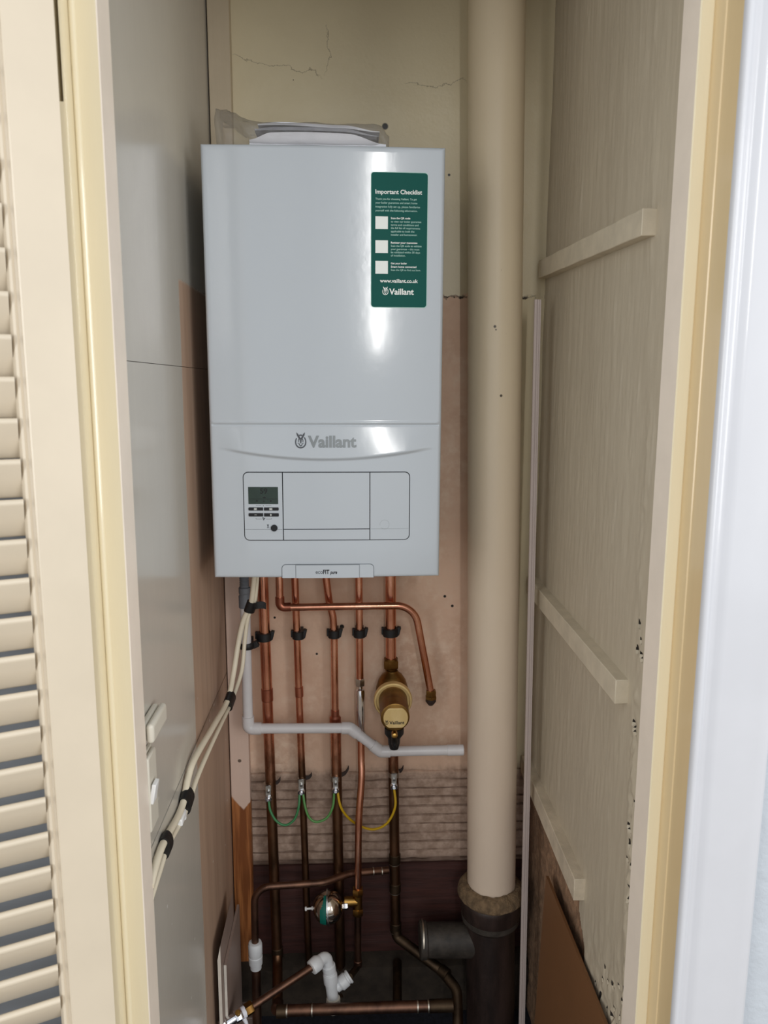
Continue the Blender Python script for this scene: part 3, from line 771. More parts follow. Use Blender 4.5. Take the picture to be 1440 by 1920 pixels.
# ------------------------------------------------------------------ pipework
YP = 1.555
def pipe(name, m, pts, r, rad, label, seg=20, group=None):
    path = fillet(pts, rad, 10) if rad else [V(p) for p in pts]
    root = thing(name, path[-1] if path[-1].z < path[0].z else path[0], label, 'pipe', group)
    obj('tube', m, lambda bm: tube(bm, path, r, seg), root)
    return root
def sleeve(par, name, m, a, b, r, bev=.0012, seg=26): return obj(name, m, lambda bm: cyl(bm, a, b, r, seg, bev=bev), par)
def between(a, b, z):
    t = (z-a.z)/(b.z-a.z); return a+(b-a)*t
ztop = BZ0+.0006
def topat(px, Y, dz=0): p = at(px, 1083, Y); return V((p.x, Y, ztop+dz))
# pipe 1
p1a = topat(491.5, YP); p1b = at(520, 1782, YP)
e1 = at(514, 1893, 1.405)
P1 = pipe('copper_pipe', 'copper_aged_shaded', [p1a, p1b+V((0,0,-.02)), V((e1.x+.004, 1.43, -.0))], .0112, [.03], 'thick copper pipe farthest left under the boiler, beside the white waste pipe')
sleeve(P1, 'coupler', 'copper_red', between(p1a, p1b, .665), between(p1a, p1b, .637), .0124)
sleeve(P1, 'elbow_socket', 'copper_dull', between(p1a, p1b, .052), between(p1a, p1b, .028), .0128)
# pipe 2
p2a = topat(551.5, YP); p2b = at(580, 1790, YP)
P2 = pipe('copper_pipe', 'copper_aged_shaded', [p2a, p2b+V((0,0,-.08))], .0076, 0, 'thin straight copper pipe, second from the left under the boiler')
sleeve(P2, 'coupler', 'copper_red', between(p2a, p2b, .668), between(p2a, p2b, .645), .0088)
# pipe 3
q = [topat(604, YP), at(617, 1127, YP), at(624.5, 1157, YP), at(626.5, 1190, YP), at(628.5, 1340, YP)]
P3 = pipe('copper_pipe', 'copper', q, .0076, [.06, .06, .08], 'copper pipe with a kink below the boiler, third from the left, thicker lower down')
obj('reducer', 'copper_red', lambda bm: lathe(bm, at(628.3, 1331, YP), (0.005,0,-1), [(0, .0086), (.013, .0088), (.017, .0122), (.038, .0126), (.0385, .0112)], 26), P3)
p3a = at(629, 1350, YP); p3b = at(639, 1790, YP)
obj('lower_tube', 'copper_aged_shaded', lambda bm: tube(bm, [p3a, p3b+V((0,0,-.1))], .0112), P3)
# pipe 4
P4 = pipe('copper_pipe', 'copper', [topat(672.3, YP), at(675, 1275, YP)], .0076, 0, 'copper pipe with a chrome filling valve, fourth from the left under the boiler')
v4a, v4b = at(675, 1272, YP), at(677, 1388, YP-.004)
vd = (v4b-v4a).normalized(); vl = (v4b-v4a).length
val = obj('chrome_valve', 'chrome', lambda bm: lathe(bm, v4a+vd*.016, vd, [(0, .0052), (.006, .0052), (.009, .0088), (.013, .0098), (vl*.55, .0098), (vl*.62, .0084), (vl*.80, .0084), (vl*.82, .0062)], 28), P4)
obj('compression_nut', 'steel', lambda bm: hexnut(bm, v4a, v4a+vd*.016, .0105), val)
obj('compression_nut', 'steel', lambda bm: hexnut(bm, v4b-vd*.022, v4b, .0105), val)
q4 = [v4b-vd*.004, at(677.3, 1425, 1.545), at(677.8, 1462, 1.535), at(672.6, 1545, 1.52), at(671.2, 1672, 1.52)]
obj('lower_tube', 'copper', lambda bm: tube(bm, spline(q4, 8), .0076), P4)
# tee and shock arrestor
tc = at(671, 1690, 1.52)
tee = obj('tee_fitting', 'brass', lambda bm: (cyl(bm, tc+V((0,0,.03)), tc+V((0,0,-.03)), .0095, 24, bev=.001), cyl(bm, tc, tc+V((-.030,0,0)), .0105, 24, bev=.001), [cyl(bm, tc+V((-.012-.004*k,0,0)), tc+V((-.0145-.004*k,0,0)), .0116, 24) for k in range(4)]), P4)
for s in (1, -1):
    obj('compression_nut', 'brass', lambda bm: hexnut(bm, tc+V((0,0,.016*s)), tc+V((0,0,.032*s)), .0125), tee)
obj('lowest_tube', 'copper_old', lambda bm: tube(bm, [tc+V((0,0,-.02)), at(671, 1808, 1.52)], .0076), P4)
sleeve(P4, 'end_ring', 'copper_old', at(671, 1800, 1.52), at(671, 1812, 1.52), .0092)
obj('stub_tube', 'copper_dull', lambda bm: tube(bm, [at(671, 1806, 1.52), at(668, 1816, 1.51), at(655, 1832, 1.45)], .0072), P4)
ba = V((tc.x-.0645, 1.512, tc.z-.006)); bx = V((1, .0, .06)).normalized()
arr = thing('shock_arrestor', ba, 'round polished steel expansion ball teed off the thin copper pipe', 'pressure vessel')
def half(s):
    Rb = .0345
    return [(s*(.0015+Rb*.93*math.sin(R(a))), Rb*math.cos(R(a))) for a in range(0, 86, 7)]
obj('vessel_shell', 'steel_warm', lambda bm: lathe(bm, ba, bx, [(-.0015, .0345)]+half(-1)+[(-.0338, .001)], 44), arr)
obj('vessel_shell', 'steel_warm', lambda bm: lathe(bm, ba, bx, [(.0015, .0345)]+half(1)+[(.0338, .001)], 44), arr)
obj('seam_ring', 'steel', lambda bm: lathe(bm, ba-bx*.0018, bx, [(0, .0345), (.0002, .0375), (.0034, .0375), (.0036, .0345)], 44), arr)
def lab(bm):
    P = []; e1_ = bx.cross(V((0,0,1))).normalized(); e1_ = e1_ if e1_.y < 0 else -e1_; e2_ = V((0,0,1))
    for k in range(15):
        th = R(-42+k*8.5); row = []
        for j in range(5):
            s = -.0035-.0135*j/4; r_ = math.sqrt(max(0, .0345**2-((abs(s)-.0015)/.93)**2))+.0005
            row.append(ba+bx*s+(e1_*math.cos(th)+e2_*math.sin(th))*r_)
        P.append(row)
    quad_grid(bm, P)
obj('vessel_label', 'teal_label', lab, arr)
vn = ba+bx*.033
obj('hex_connector', 'chrome', lambda bm: hexnut(bm, vn, vn+bx*.010, .0088), arr)
va = ba-bx*.033
obj('air_valve', 'cable_white', lambda bm: (cyl(bm, va+bx*.002, va-bx*.016, .0022, 16), cyl(bm, va-bx*.0135, va-bx*.0175, .0046, 16, bev=.0008), cyl(bm, va+bx*.001, va-bx*.003, .0042, 16)), arr)
# pipe 5 : gas/return with magnetic filter
p5a = topat(731.8, YP); p5n = at(733, 1240, YP)
P5 = pipe('copper_pipe', 'copper', [p5a, p5n], .0112, 0, 'thick copper pipe at the right under the boiler, running into the brass filter')
filt = thing('magnetic_filter', at(737, 1392, 1.52), 'brass magnetic system filter with round name cap below the right-hand pipe', 'filter')
fn = at(733, 1237, YP)
obj('union_nut', 'brass_dull', lambda bm: (hexnut(bm, fn, fn+V((0,0,-.018)), .0172), cyl(bm, fn+V((0,0,-.017)), fn+V((0,0,-.024)), .0125, 24), cyl(bm, fn+V((0,0,.004)), fn, .0145, 24)), filt)
rc_ = at(737, 1314, 1.50); cc = at(739, 1351, 1.4)
zf = rc_.z
fdir = V((0, -1, -.03)).normalized()
bz0 = fn.z-.020
obj('filter_body', 'brass_dull', lambda bm: lathe(bm, V((rc_.x, 1.545, bz0)), (0,0,-1), [(0, .012), (.004, .0145), (.009, .021), (.020, .0285), (.036, .0335), (bz0-zf-.004, .0345), (bz0-zf+.012, .033), (bz0-zf+.026, .025), (bz0-zf+.036, .014)], 44), filt)
obj('filter_barrel', 'brass_dull', lambda bm: lathe(bm, V((rc_.x, 1.53, zf+.001)), fdir, [(0, .0300), (.105, .0285), (.106, .026)], 44), filt)
def fring(bm):
    o = V((rc_.x, 1.512, zf)); lathe(bm, o, fdir, [(0, .0325), (.002, .0395), (.010, .0400), (.013, .0385), (.0135, .0352), (.0095, .0346), (.0095, .030)], 52)
obj('lock_ring', 'brass_pale', fring, filt)
capc = V((rc_.x+.0008, 1.53, zf+.001))+fdir*.104
def capplate(bm):
    n = 48; L = []
    for k in range(n):
        a = 2*math.pi*k/n; x, z = .0245*math.cos(a), .0245*math.sin(a); z = max(-.0205, min(.0205, z)); L.append(capc+V((x, 0, z)))
    extr(bm, L, fdir*.006)
cap_ = obj('cap_plate', 'brass_pale', capplate, filt, bevel=.0012)
def capt(bm):
    def pl(x, z): return (x, capc.y-.0063-.0001, z)
    y_ = capc.y-.0063; a = at(730, 1358.3, y_); b = at(758.3, 1358.3, y_)
    add_text(bm, 'Vaillant', a.x, b.x, a.z, pl, bold=.02); c0, c1 = at(721.5, 1350.5, y_), at(728.5, 1358.8, y_)
    emblem(bm, (c0.x+c1.x)/2, (c0.z+c1.z)/2, c1.x-c0.x, c0.z-c1.z, pl)
obj('cap_lettering', 'print_black', capt, cap_)
scw = at(740, 1379.5, 1.43)
obj('vent_screw', 'brass', lambda bm: lathe(bm, scw+V((0,.012,0)), fdir, [(0, .0062), (.010, .0062), (.0125, .0054), (.014, .003), (.0142, .0012), (.0125, .001)], 24), filt)
def vb(bm):
    a = at(739, 1388, 1.50); lathe(bm, a+V((0,0,.028)), (0,0,-1), [(0, .020), (.012, .020), (.022, .013), (.034, .012), (.046, .009)], 28)
    b = at(740, 1393, 1.455); lathe(bm, b+V((0,.03,.004)), (0,-1,-.25), [(0, .006), (.026, .007), (.034, .005), (.037, .003)], 20)
obj('drain_valve', 'black_plastic', vb, filt)
lo5 = at(737, 1405, YP); b5 = at(742, 1738, YP)
P6 = pipe('copper_pipe', 'copper_aged_shaded', [lo5+V((0,0,.03)), at(738, 1470, YP), b5], .0112, [0], 'dark copper pipe dropping from the brass filter down to the floor at right')
for py, nm in ((1610, 'solder_joint'), (1664, 'solder_joint'), (1738, 'solder_joint')):
    c = between(at(738, 1470, YP), b5, at(740, py, YP).z)
    sleeve(P6, nm, 'copper_dull', c+V((0,0,.012)), c+V((0,0,-.010)), .0128); sleeve(P6, 'solder_ring', 'solder', c+V((0,0,-.010)), c+V((0,0,-.0115)), .0127, 0)
q6 = fillet([b5+V((0,0,.004)), at(744, 1757, 1.55), at(828, 1820, 1.49), at(857, 1856, 1.45), at(859, 1935, 1.39)], [.012, .03, .03], 8)
obj('lower_tube', 'copper_dull', lambda bm: tube(bm, q6, .0112), P6)
c6, c7 = at(826, 1818, 1.49), at(840, 1829, 1.475)
sleeve(P6, 'elbow_socket', 'copper_dull', c6, c7, .0128)
# discharge pipe
d0 = topat(523.3, 1.522); d1 = at(525, 1139, 1.522); d2 = at(777, 1135, 1.522); d3 = at(808, 1300, 1.53)
PD = pipe('copper_pipe', 'copper', [d0, d1, d2, d3], .0076, [.006, .046], 'thin copper discharge pipe running across the others and hooking down at the right')
obj('elbow', 'copper_red', lambda bm: tube(bm, fillet([d1+V((0,0,.022)), d1, d1+V((.022,0,.001))], [.010]), .0092), PD)
d4 = at(808, 1297, 1.53)
obj('end_nut', 'brass_dull', lambda bm: (hexnut(bm, d4+V((0,0,.004)), d4+V((0,0,-.010)), .0115), hexnut(bm, d4+V((0,0,-.009)), d4+V((0,0,-.016)), .0125)), PD)
obj('end_cap', 'iron', lambda bm: lathe(bm, d4+V((0,0,-.015)), (0,0,-1), [(0, .0112), (.006, .0112), (.012, .007), (.0145, .005)], 20), PD)
# old bent pipe across the base
b_ = [at(480, 1880, 1.46)+V((0,0,-.03)), at(479, 1790, 1.49), at(477.5, 1720, 1.49), at(477, 1664, 1.49), at(606, 1655, 1.505), at(655, 1638, 1.535), at(738, 1631, YP)]
PB = pipe('copper_pipe', 'copper_old', [b_[1], b_[2], b_[3], b_[4], b_[5], b_[6]-V((.0118,0,0))], .0076, [.02, .040, .08, .06], 'old brown copper pipe bending from the white coupler across the base to the right')
for px in (700, 716):
    c = at(px, 1634, 1.546); sleeve(PB, 'solder_ring', 'solder', c+V((-.0008,0,0)), c+V((.0012,.0002,0)), .0088, 0)
cpl = at(479, 1790, 1.49); cu, cd = at(478.3, 1766, 1.49), at(480, 1815, 1.49)
PC = thing('pipe_coupler', cd, 'white plastic push-fit straight coupler on the old pipe beside the brown plank', 'pipe fitting')
cl = (cd-cu).length; cdn = (cd-cu).normalized()
obj('coupler_body', 'pushfit', lambda bm: lathe(bm, cu, cdn, [(0, .0105), (.001, .0135), (.005, .0145), (.006, .0150), (cl*.42, .0150), (cl*.46, .0140), (cl*.52, .0140), (cl*.54, .0150), (cl*.82, .0145), (cl*.84, .0120), (cl, .0120), (cl, .0085)], 32), PC)
tag(obj('copper_pipe', 'copper_old', lambda bm: tube(bm, [cd+V((0,0,.006)), at(483, 1960, 1.47)], .0098)), 'short dark copper pipe dropping out of the white straight coupler', 'pipe')
# white push-fit elbow and tee cluster
E0, E1, E2, E3 = at(584, 1815, 1.415), at(612, 1790, 1.44), at(621, 1838, 1.44), at(625, 1880, 1.43)
PF = thing('pushfit_fitting', E3, 'white plastic push-fit elbow and tee joined together low behind the bottom pipe', 'pipe fitting')
def pf(bm):
    tube(bm, fillet([E0+(E1-E0)*.3, E1, E2], [.014], 10), .0112, 24)
    d = (E1-E0).normalized(); lathe(bm, E0, d, [(0, .0135), (.003, .0150), (.016, .0155), (.020, .0135), (.024, .0115)], 28)
obj('elbow', 'pushfit', pf, PF)
obj('elbow_collar', 'pushfit', lambda bm: lathe(bm, E1+(E2-E1)*.38, (E2-E1), [(0, .012), (.002, .0142), (.012, .0142), (.013, .0125), (.017, .0125), (.018, .0138), (.021, .0138)], 28), PF)
def pt(bm):
    d = (E3-E2); d.normalize(); s0 = E1+(E2-E1)*.72
    lathe(bm, s0, (E3-s0), [(0, .0135), (.002, .0150), (.020, .0150), (.024, .0128), (.040, .0122), ((E3-s0).length, .012)], 28)
    a = at(630, 1852, 1.44); b = at(660, 1826, 1.455); lathe(bm, a, b-a, [(0, .011), (.008, .0115), (.012, .0150), (.026, .0150), (.028, .0128), (.030, .0128), (.032, .0150), (.036, .0142)], 28)
obj('tee', 'pushfit', pt, PF)
obj('grip_ring', 'cable_white', lambda bm: lathe(bm, E0-(E1-E0).normalized()*.001, E1-E0, [(0, .0120), (.001, .0145), (.0035, .0145), (.004, .012)], 28), PF)
obj('spigot', 'box', lambda bm: lathe(bm, E3+V((0,0,.012)), (0,0,-1), [(0, .0135), (.002, .0148), (.030, .0148), (.032, .012)], 28), PF)
# diagonal pipe and isolating valve
G1 = at(470, 1889, 1.345)
PG = pipe('copper_pipe', 'copper_old', [E0+(E1-E0)*.2, G1], .0076, 0, 'copper pipe slanting down from the white push-fit elbow to the chrome valve')
gd = (G1-E0).normalized()
IV = thing('isolating_valve', G1+gd*.03, 'small chrome isolating valve with white thread tape at the lower left', 'valve')
obj('compression_nut', 'brass_dull', lambda bm: hexnut(bm, G1-gd*.004, G1+gd*.012, .0125), IV)
obj('thread_tape', 'ptfe', lambda bm: (cyl(bm, G1+gd*.011, G1+gd*.019, .0112, 20, bev=.001), tube(bm, spline([G1+gd*.015+V((.002,-.011,-.004)), G1+gd*.014+V((.006,-.014,-.014)), G1+gd*.013+V((.0055,-.013,-.030)), G1+gd*.013+V((.004,-.012,-.045))], 5), lambda t: .0042*(1-.6*t), 10)), IV)
obj('valve_body', 'chrome', lambda bm: (hexnut(bm, G1+gd*.019, G1+gd*.034, .0118), cyl(bm, G1+gd*.034, G1+gd*.052, .0098, 24, bev=.001), hexnut(bm, G1+gd*.052, G1+gd*.066, .0115)), IV)
obj('slot_screw', 'brass', lambda bm: cyl(bm, G1+gd*.026+V((0,-.004,.006)), G1+gd*.026+V((0,-.009,.015)), .0052, 18, bev=.0008), IV)
# bottom run
H0, H1, H2 = V((e1.x+.004, 1.43, -.0)), at(516, 1897, 1.395), at(842, 1885, 1.395)
PH = pipe('copper_pipe', 'copper_old', [H0+V((0,.02,.004)), V((H1.x, 1.397, H1.z)), H2], .0112, [.018], 'thick horizontal copper pipe lying along the bottom of the cupboard', 24)
for px in (538, 585, 783, 803):
    c = at(px, 1896-(px-518)*.034, 1.395); sleeve(PH, 'solder_ring', 'solder', c+V((-.0015,0,0)), c+V((.0015,0,0)), .0126, 0)
sleeve(PH, 'elbow_socket', 'copper_dull', at(538, 1896, 1.395), at(518, 1896.5, 1.395), .0125)
sleeve(PH, 'tee_socket', 'copper_dull', at(805, 1886.5, 1.395), at(850, 1885, 1.395), .0128)
tag(obj('copper_pipe', 'copper_dull', lambda bm: tube(bm, [at(745, 1803, 1.545), at(745, 1880, 1.44)], .0098)), 'short dull pipe in the dark gap behind the bottom copper pipe', 'pipe')
# ------------------------------------------------------------------ condensate waste pipe
YW = 1.525
w0 = at(459.5, 1138, YW); w1 = at(465.5, 1366, YW); w2 = at(656, 1365, YW); w3 = at(714, 1409, YW); w4 = at(869, 1406, YW)
WP = thing('waste_pipe', at(465, 1375, YW), 'white plastic condensate waste pipe stepping down to the fat soil pipe', 'pipe')
wtop = V((at(458, 1083, YW).x, YW, ztop))
cg = at(458.5, 1110, YW)
obj('corrugated_hose', 'pvc_grey', lambda bm: lathe(bm, wtop, cg-wtop, sum([[(i*.004, .0086), (i*.004+.002, .0100)] for i in range(int((wtop-cg).length/.004)+1)], []), 24), WP)
obj('rubber_connector', 'pvc_grey', lambda bm: lathe(bm, at(458.3, 1101, YW), at(459.5, 1145, YW)-at(458.3, 1101, YW), [(0, .0098), (.001, .0118), (.012, .0118), (.013, .0108), (.016, .0108), (.018, .0122), (.042, .0122), (.043, .0110)], 28), WP)
obj('vertical_pipe', 'pvc', lambda bm: cyl(bm, w0, w1, .0106, 28), WP)
obj('horizontal_pipe', 'pvc', lambda bm: cyl(bm, w1, w2, .0106, 28), WP)
obj('slanted_pipe', 'pvc', lambda bm: cyl(bm, w2, w3, .0106, 28), WP)
obj('end_pipe', 'pvc', lambda bm: cyl(bm, w3, w4, .0106, 28), WP)
def elb(a, b, c, la, lb, r=.0126):
    da = (a-b).normalized(); dc = (c-b).normalized()
    return lambda bm: tube(bm, fillet([b+da*la, b, b+dc*lb], [.010], 10), r, 28)
obj('elbow', 'pvc', elb(w0, w1, w2, .027, .027), WP)
obj('bend', 'pvc', elb(w1, w2, w3, .017, .021), WP)
obj('bend', 'pvc', elb(w2, w3, w4, .024, .020), WP)
sleeve(WP, 'end_socket', 'pvc', at(838, 1406.8, YW), w4, .0116)
# ------------------------------------------------------------------ pipe clips
def clip(px, py, r, Y, label, yaw=0):
    c = at(px, py, Y); t = thing('pipe_clip', (c.x, YB-.004, c.z-.007), label, 'pipe clip', 'black plastic pipe clips under the boiler')
    def ring(bm):
        lathe(bm, c+V((0,0,-.0085)), (0,0,1), [(0, r+.0005), (0, r+.0042), (.001, r+.005), (.016, r+.005), (.017, r+.0042), (.017, r+.0005)], 28)
    obj('clip_ring', 'black_plastic', ring, t)
    obj('clip_latch', 'black_plastic', lambda bm: box(bm, (c.x+r+.001, c.y-.007, c.z-.006), (c.x+r+.0085, c.y+.006, c.z+.012), rot=Matrix.Rotation(R(14), 3, 'Y')), t, bevel=.0012)
    obj('clip_lug', 'black_plastic', lambda bm: box(bm, (c.x-r-.0075, c.y-.004, c.z-.005), (c.x-r-.002, c.y+.007, c.z+.010)), t, bevel=.0012)
    obj('clip_base', 'black_plastic', lambda bm: box(bm, (c.x-.009, c.y+r+.001, c.z-.0075), (c.x+.009, YB-.002, c.z+.0075)), t, bevel=.001)
clip(495.5, 1193, .0115, YP, 'black clip holding the thick copper pipe nearest the white waste pipe')
clip(559.5, 1190, .0079, YP, 'black clip holding the thin straight copper pipe second from left')
clip(626.5, 1188, .0079, YP, 'black clip just below the kink of the third copper pipe')
clip(674.2, 1187, .0079, YP, 'black clip above the chrome valve on the fourth copper pipe')
clip(732.3, 1185, .0115, YP, 'black clip above the brass filter on the right-hand copper pipe')
wc = at(463, 1210, YW)
wcl = thing('pipe_clip', (wc.x, YB-.004, wc.z-.007), 'black clip around the white waste pipe at the left', 'pipe clip', 'black plastic pipe clips under the boiler')
obj('clip_ring', 'black_plastic', lambda bm: lathe(bm, wc+V((0,0,-.006)), (0,0,1), [(0, .011), (0, .0145), (.001, .0152), (.011, .0152), (.012, .0145), (.012, .011)], 28), wcl)
obj('clip_latch', 'black_plastic', lambda bm: box(bm, (wc.x+.011, wc.y-.004, wc.z-.005), (wc.x+.0235, wc.y+.008, wc.z+.008), rot=Matrix.Rotation(R(-25), 3, 'Y')), wcl, bevel=.0012)
obj('clip_base', 'black_plastic', lambda bm: box(bm, (wc.x-.009, wc.y+.013, wc.z-.0075), (wc.x+.009, YB-.026, wc.z+.0075)), wcl, bevel=.001)

# ------------------------------------------------------------------ earth clamps and bonding wires
def clamp(px, py, r, Y, label, tail, tlen=1.0):
    c = at(px, py, Y); t = thing('earth_clamp', c+V((0,0,-.012)), label, 'earth clamp', 'earthing clamps on the pipes')
    yf = c.y-r
    obj('clamp_strap', 'steel', lambda bm: lathe(bm, c+V((0,0,.001)), (0,0,1), [(0, r+.0002), (0, r+.0012), (.011, r+.0012), (.011, r+.0002)], 28), t)
    def plate(bm):
        w = .0058; box(bm, (c.x-w, yf-.0065, c.z-.006), (c.x+w, yf-.0045, c.z+.016)); box(bm, (c.x-w, yf-.0065, c.z+.014), (c.x+w, yf+.002, c.z+.016)); box(bm, (c.x-w, yf-.0065, c.z-.008), (c.x+w, yf+.002, c.z-.006))
    obj('clamp_plate', 'steel', plate, t, bevel=.0006)
    obj('clamp_screw', 'steel', lambda bm: cyl(bm, (c.x, yf-.005, c.z+.004), (c.x, yf-.0105, c.z+.003), .0034, 20, bev=.0006), t)
    obj('terminal_screw', 'chrome', lambda bm: (cyl(bm, (c.x, yf-.001, c.z-.0135), (c.x, yf-.009, c.z-.0145), .0078, 28, bev=.001), cyl(bm, (c.x, yf-.008, c.z-.0145), (c.x, yf-.012, c.z-.0148), .0038, 20, bev=.0008)), t)
    if tail:
        def tl(bm):
            n = 12; P = []
            for k in range(n):
                u = k/(n-1); x = c.x+r*.6+.022*tlen*u; y = c.y+.004+.004*u; z = c.z+.006+tail*(.022*tlen*u*u)+.002*math.sin(u*6)
                P.append([(x, y, z-.0055*(1-.3*u)), (x, y, z+.0055*(1-.3*u)), (x-.001, y+.0012, z+.0055*(1-.3*u)), (x-.001, y+.0012, z-.0055*(1-.3*u))])
            vs = quad_grid(bm, P, close_v=True); bm.faces.new(vs[0][::-1]); bm.faces.new(vs[-1])
        obj('strap_tail', 'iron', tl, t)
    return V((c.x, yf-.005, c.z-.018))
t1 = clamp(504.5, 1478, .0112, YP, 'earthing clamp on the leftmost thick copper pipe, green wire below it', .7, .8)
t2 = clamp(565.5, 1468, .0076, YP, 'earthing clamp on the thin second pipe where two green wires meet', .6, .8)
t3 = clamp(629.5, 1463, .0112, YP, 'earthing clamp with shiny screw where green and yellow wires meet', .9, 1)
t4 = clamp(738, 1456, .0112, YP, 'dull earthing clamp on the dark right-hand pipe below the filter', .8, .7)
def wire(pts, m, label):
    tag(obj('earth_wire', m, lambda bm: tube(bm, spline(pts, 10), .0027, 12)), label, 'wire', 'earth bonding wires')
yw = 1.532
wire([t1+V((0,0,.004)), at(507, 1520, yw), at(519, 1540, yw-.004), at(536, 1547, yw-.006), at(552, 1536, yw-.004), at(560, 1513, yw), t2+V((-.0035,0,.002))], 'wgreen', 'green wire looping between the two leftmost earthing clamps')
wire([t2+V((.0035,0,.002)), at(572, 1512, yw), at(580, 1533, yw-.004), at(594, 1541, yw-.006), at(613, 1533, yw-.004), at(624, 1512, yw), t3+V((-.003,0,.002))], 'wgreeny', 'green wire looping between the two middle earthing clamps')
wire([t3+V((.004,0,.002)), at(638, 1510, yw), at(650, 1530, yw+.005), at(672, 1547, yw+.018), at(700, 1555, yw+.008), at(726, 1543, yw), at(741, 1512, yw-.002), t4+V((0,0,.003))], 'wyellow', 'yellow wire looping behind the bright copper pipe to the right-hand clamp')

# ------------------------------------------------------------------ cables down the left wall
XW = XL+.0065
ck = [V((at(481, 1083, 1.43).x, 1.43, ztop)), at(473, 1119, 1.44), at(467.5, 1137, 1.445), at(455, 1168, 1.445), at(446.5, 1207, 1.44), at(438, 1261, 1.425), atx(427, 1312, -.238), atx(402, 1358, -.246), atx(366, 1421, -.254), atx(352.5, 1460, XW+.001), atx(345, 1500, XW+.001), atx(333, 1532, XW), atx(305, 1584, XW), atx(289, 1633, XW), V((XW, .905, .665))]
ct = [V((at(486, 1083, 1.44).x, 1.44, ztop)), at(479, 1119, 1.445), at(473, 1137, 1.45), at(464.5, 1160, 1.45), at(459, 1201, 1.447), at(453, 1258, 1.435), atx(434, 1315, -.236), atx(425, 1335, -.239), atx(399, 1390, -.245), atx(372, 1452, -.251), atx(355, 1500, -.2545), atx(342, 1535, XW+.001), atx(315, 1585, XW), atx(299, 1633, XW), V((XW, .905, .648))]
tag(obj('electrical_cable', 'cable', lambda bm: tube(bm, spline(ck, 8), .0052, 14)), 'thicker cream cable running from the boiler down the left wall', 'cable', 'cream electrical cables')
tag(obj('electrical_cable', 'cable', lambda bm: tube(bm, spline(ct, 8), .0040, 14)), 'thinner cream cable on the right of the pair down the left wall', 'cable', 'cream electrical cables')
def tapeband(i, label, wide=.022, rr=(.0085, .0125)):
    a, b = ck[i], ct[i]; c = (a+b)/2; d = ((ck[i+1]-ck[i-1])+(ct[i+1]-ct[i-1])).normalized(); s = (b-a); s = (s-d*s.dot(d)); L = s.length; s.normalize(); n = d.cross(s)
    def f(bm):
        P = []
        for k in range(9):
            u = (k/8-.5)*wide; row = []
            for q in range(24):
                an = 2*math.pi*q/24; row.append(c+d*u+s*((L/2+.0078)*math.cos(an)+.0004*nz(k, q, i))+n*(.0090+.0006*nz(q, k*.7, i))*math.sin(an))
            P.append(row)
        vs = quad_grid(bm, P, close_v=True); bm.faces.new(vs[0][::-1]); bm.faces.new(vs[-1])
    return tag(obj('tape_band', 'tape', f), label, 'tape', 'black tape around the cream cables')
tb = tapeband(2, 'black tape around the cables just below the boiler, loose end sticking out')
def flag(bm):
    c = (ck[2]+ct[2])/2+V((.006, -.006, 0)); P = []
    for k in range(8):
        u = k/7; x = c.x+.024*u; z = c.z+.001+.004*math.sin(u*3); h = .0075*(1-.35*abs(u-.6)); y = c.y-.001-.002*math.sin(u*5)
        P.append([(x, y, z-h), (x, y-.0006, z+h), (x, y+.0006, z+h), (x, y+.0012, z-h)])
    vs = quad_grid(bm, P, close_v=True); bm.faces.new(vs[0][::-1]); bm.faces.new(vs[-1])
bmf = obj('loose_end', 'tape', flag, tb)
tapeband(6, 'black tape binding the cream cables halfway down beside the plank')
tapeband(10, 'black tape binding the cream cables just above the white cable clip', .026)
tapeband(12, 'black tape binding the cream cables lowest on the left wall, below the clip', .020)
cc_ = (ck[11]+ct[11])/2
def cclip(bm):
    d = (ck[12]-ck[11]).normalized(); x0 = XL+.0005
    box(bm, (x0, cc_.y-.016, cc_.z-.005), (XL+.014, cc_.y+.014, cc_.z+.006)); box(bm, (x0, cc_.y+.012, cc_.z-.012), (XL+.013, cc_.y+.018, cc_.z+.005))
tag(obj('cable_clip', 'cable_white', cclip, bevel=.002), 'small white clip pinning the cream cables to the left wall', 'cable clip')

# ------------------------------------------------------------------ boxes on the left wall
jb = thing('junction_box', (XL+.01, .944, .857), 'ivory plastic box on the left wall, higher of two beside the frame', 'electrical box')
obj('box_body', 'box', lambda bm: box(bm, (XL+.0005, .908, .858), (XL+.009, .979, .882)), jb, bevel=.003, bseg=4)
obj('box_cover', 'box', lambda bm: box(bm, (XL+.0096, .908, .857), (XL+.0195, .980, .883)), jb, bevel=.005, bseg=4)
so = thing('wall_socket', (XL+.006, .928, .735), 'pale plastic socket plate on the left wall below the ivory box', 'socket')
obj('back_box', 'box', lambda bm: box(bm, (XL+.0005, .908, .735), (XL+.005, .948, .840)), so, bevel=.001)
obj('face_plate', 'box', lambda bm: box(bm, (XL+.0052, .908, .737), (XL+.0115, .945, .838)), so, bevel=.0025)
obj('switch_rocker', 'cable_white', lambda bm: box(bm, (XL+.011, .910, .775), (XL+.0165, .928, .802), rot=Matrix.Rotation(R(10), 3, 'Y')), so, bevel=.0012)

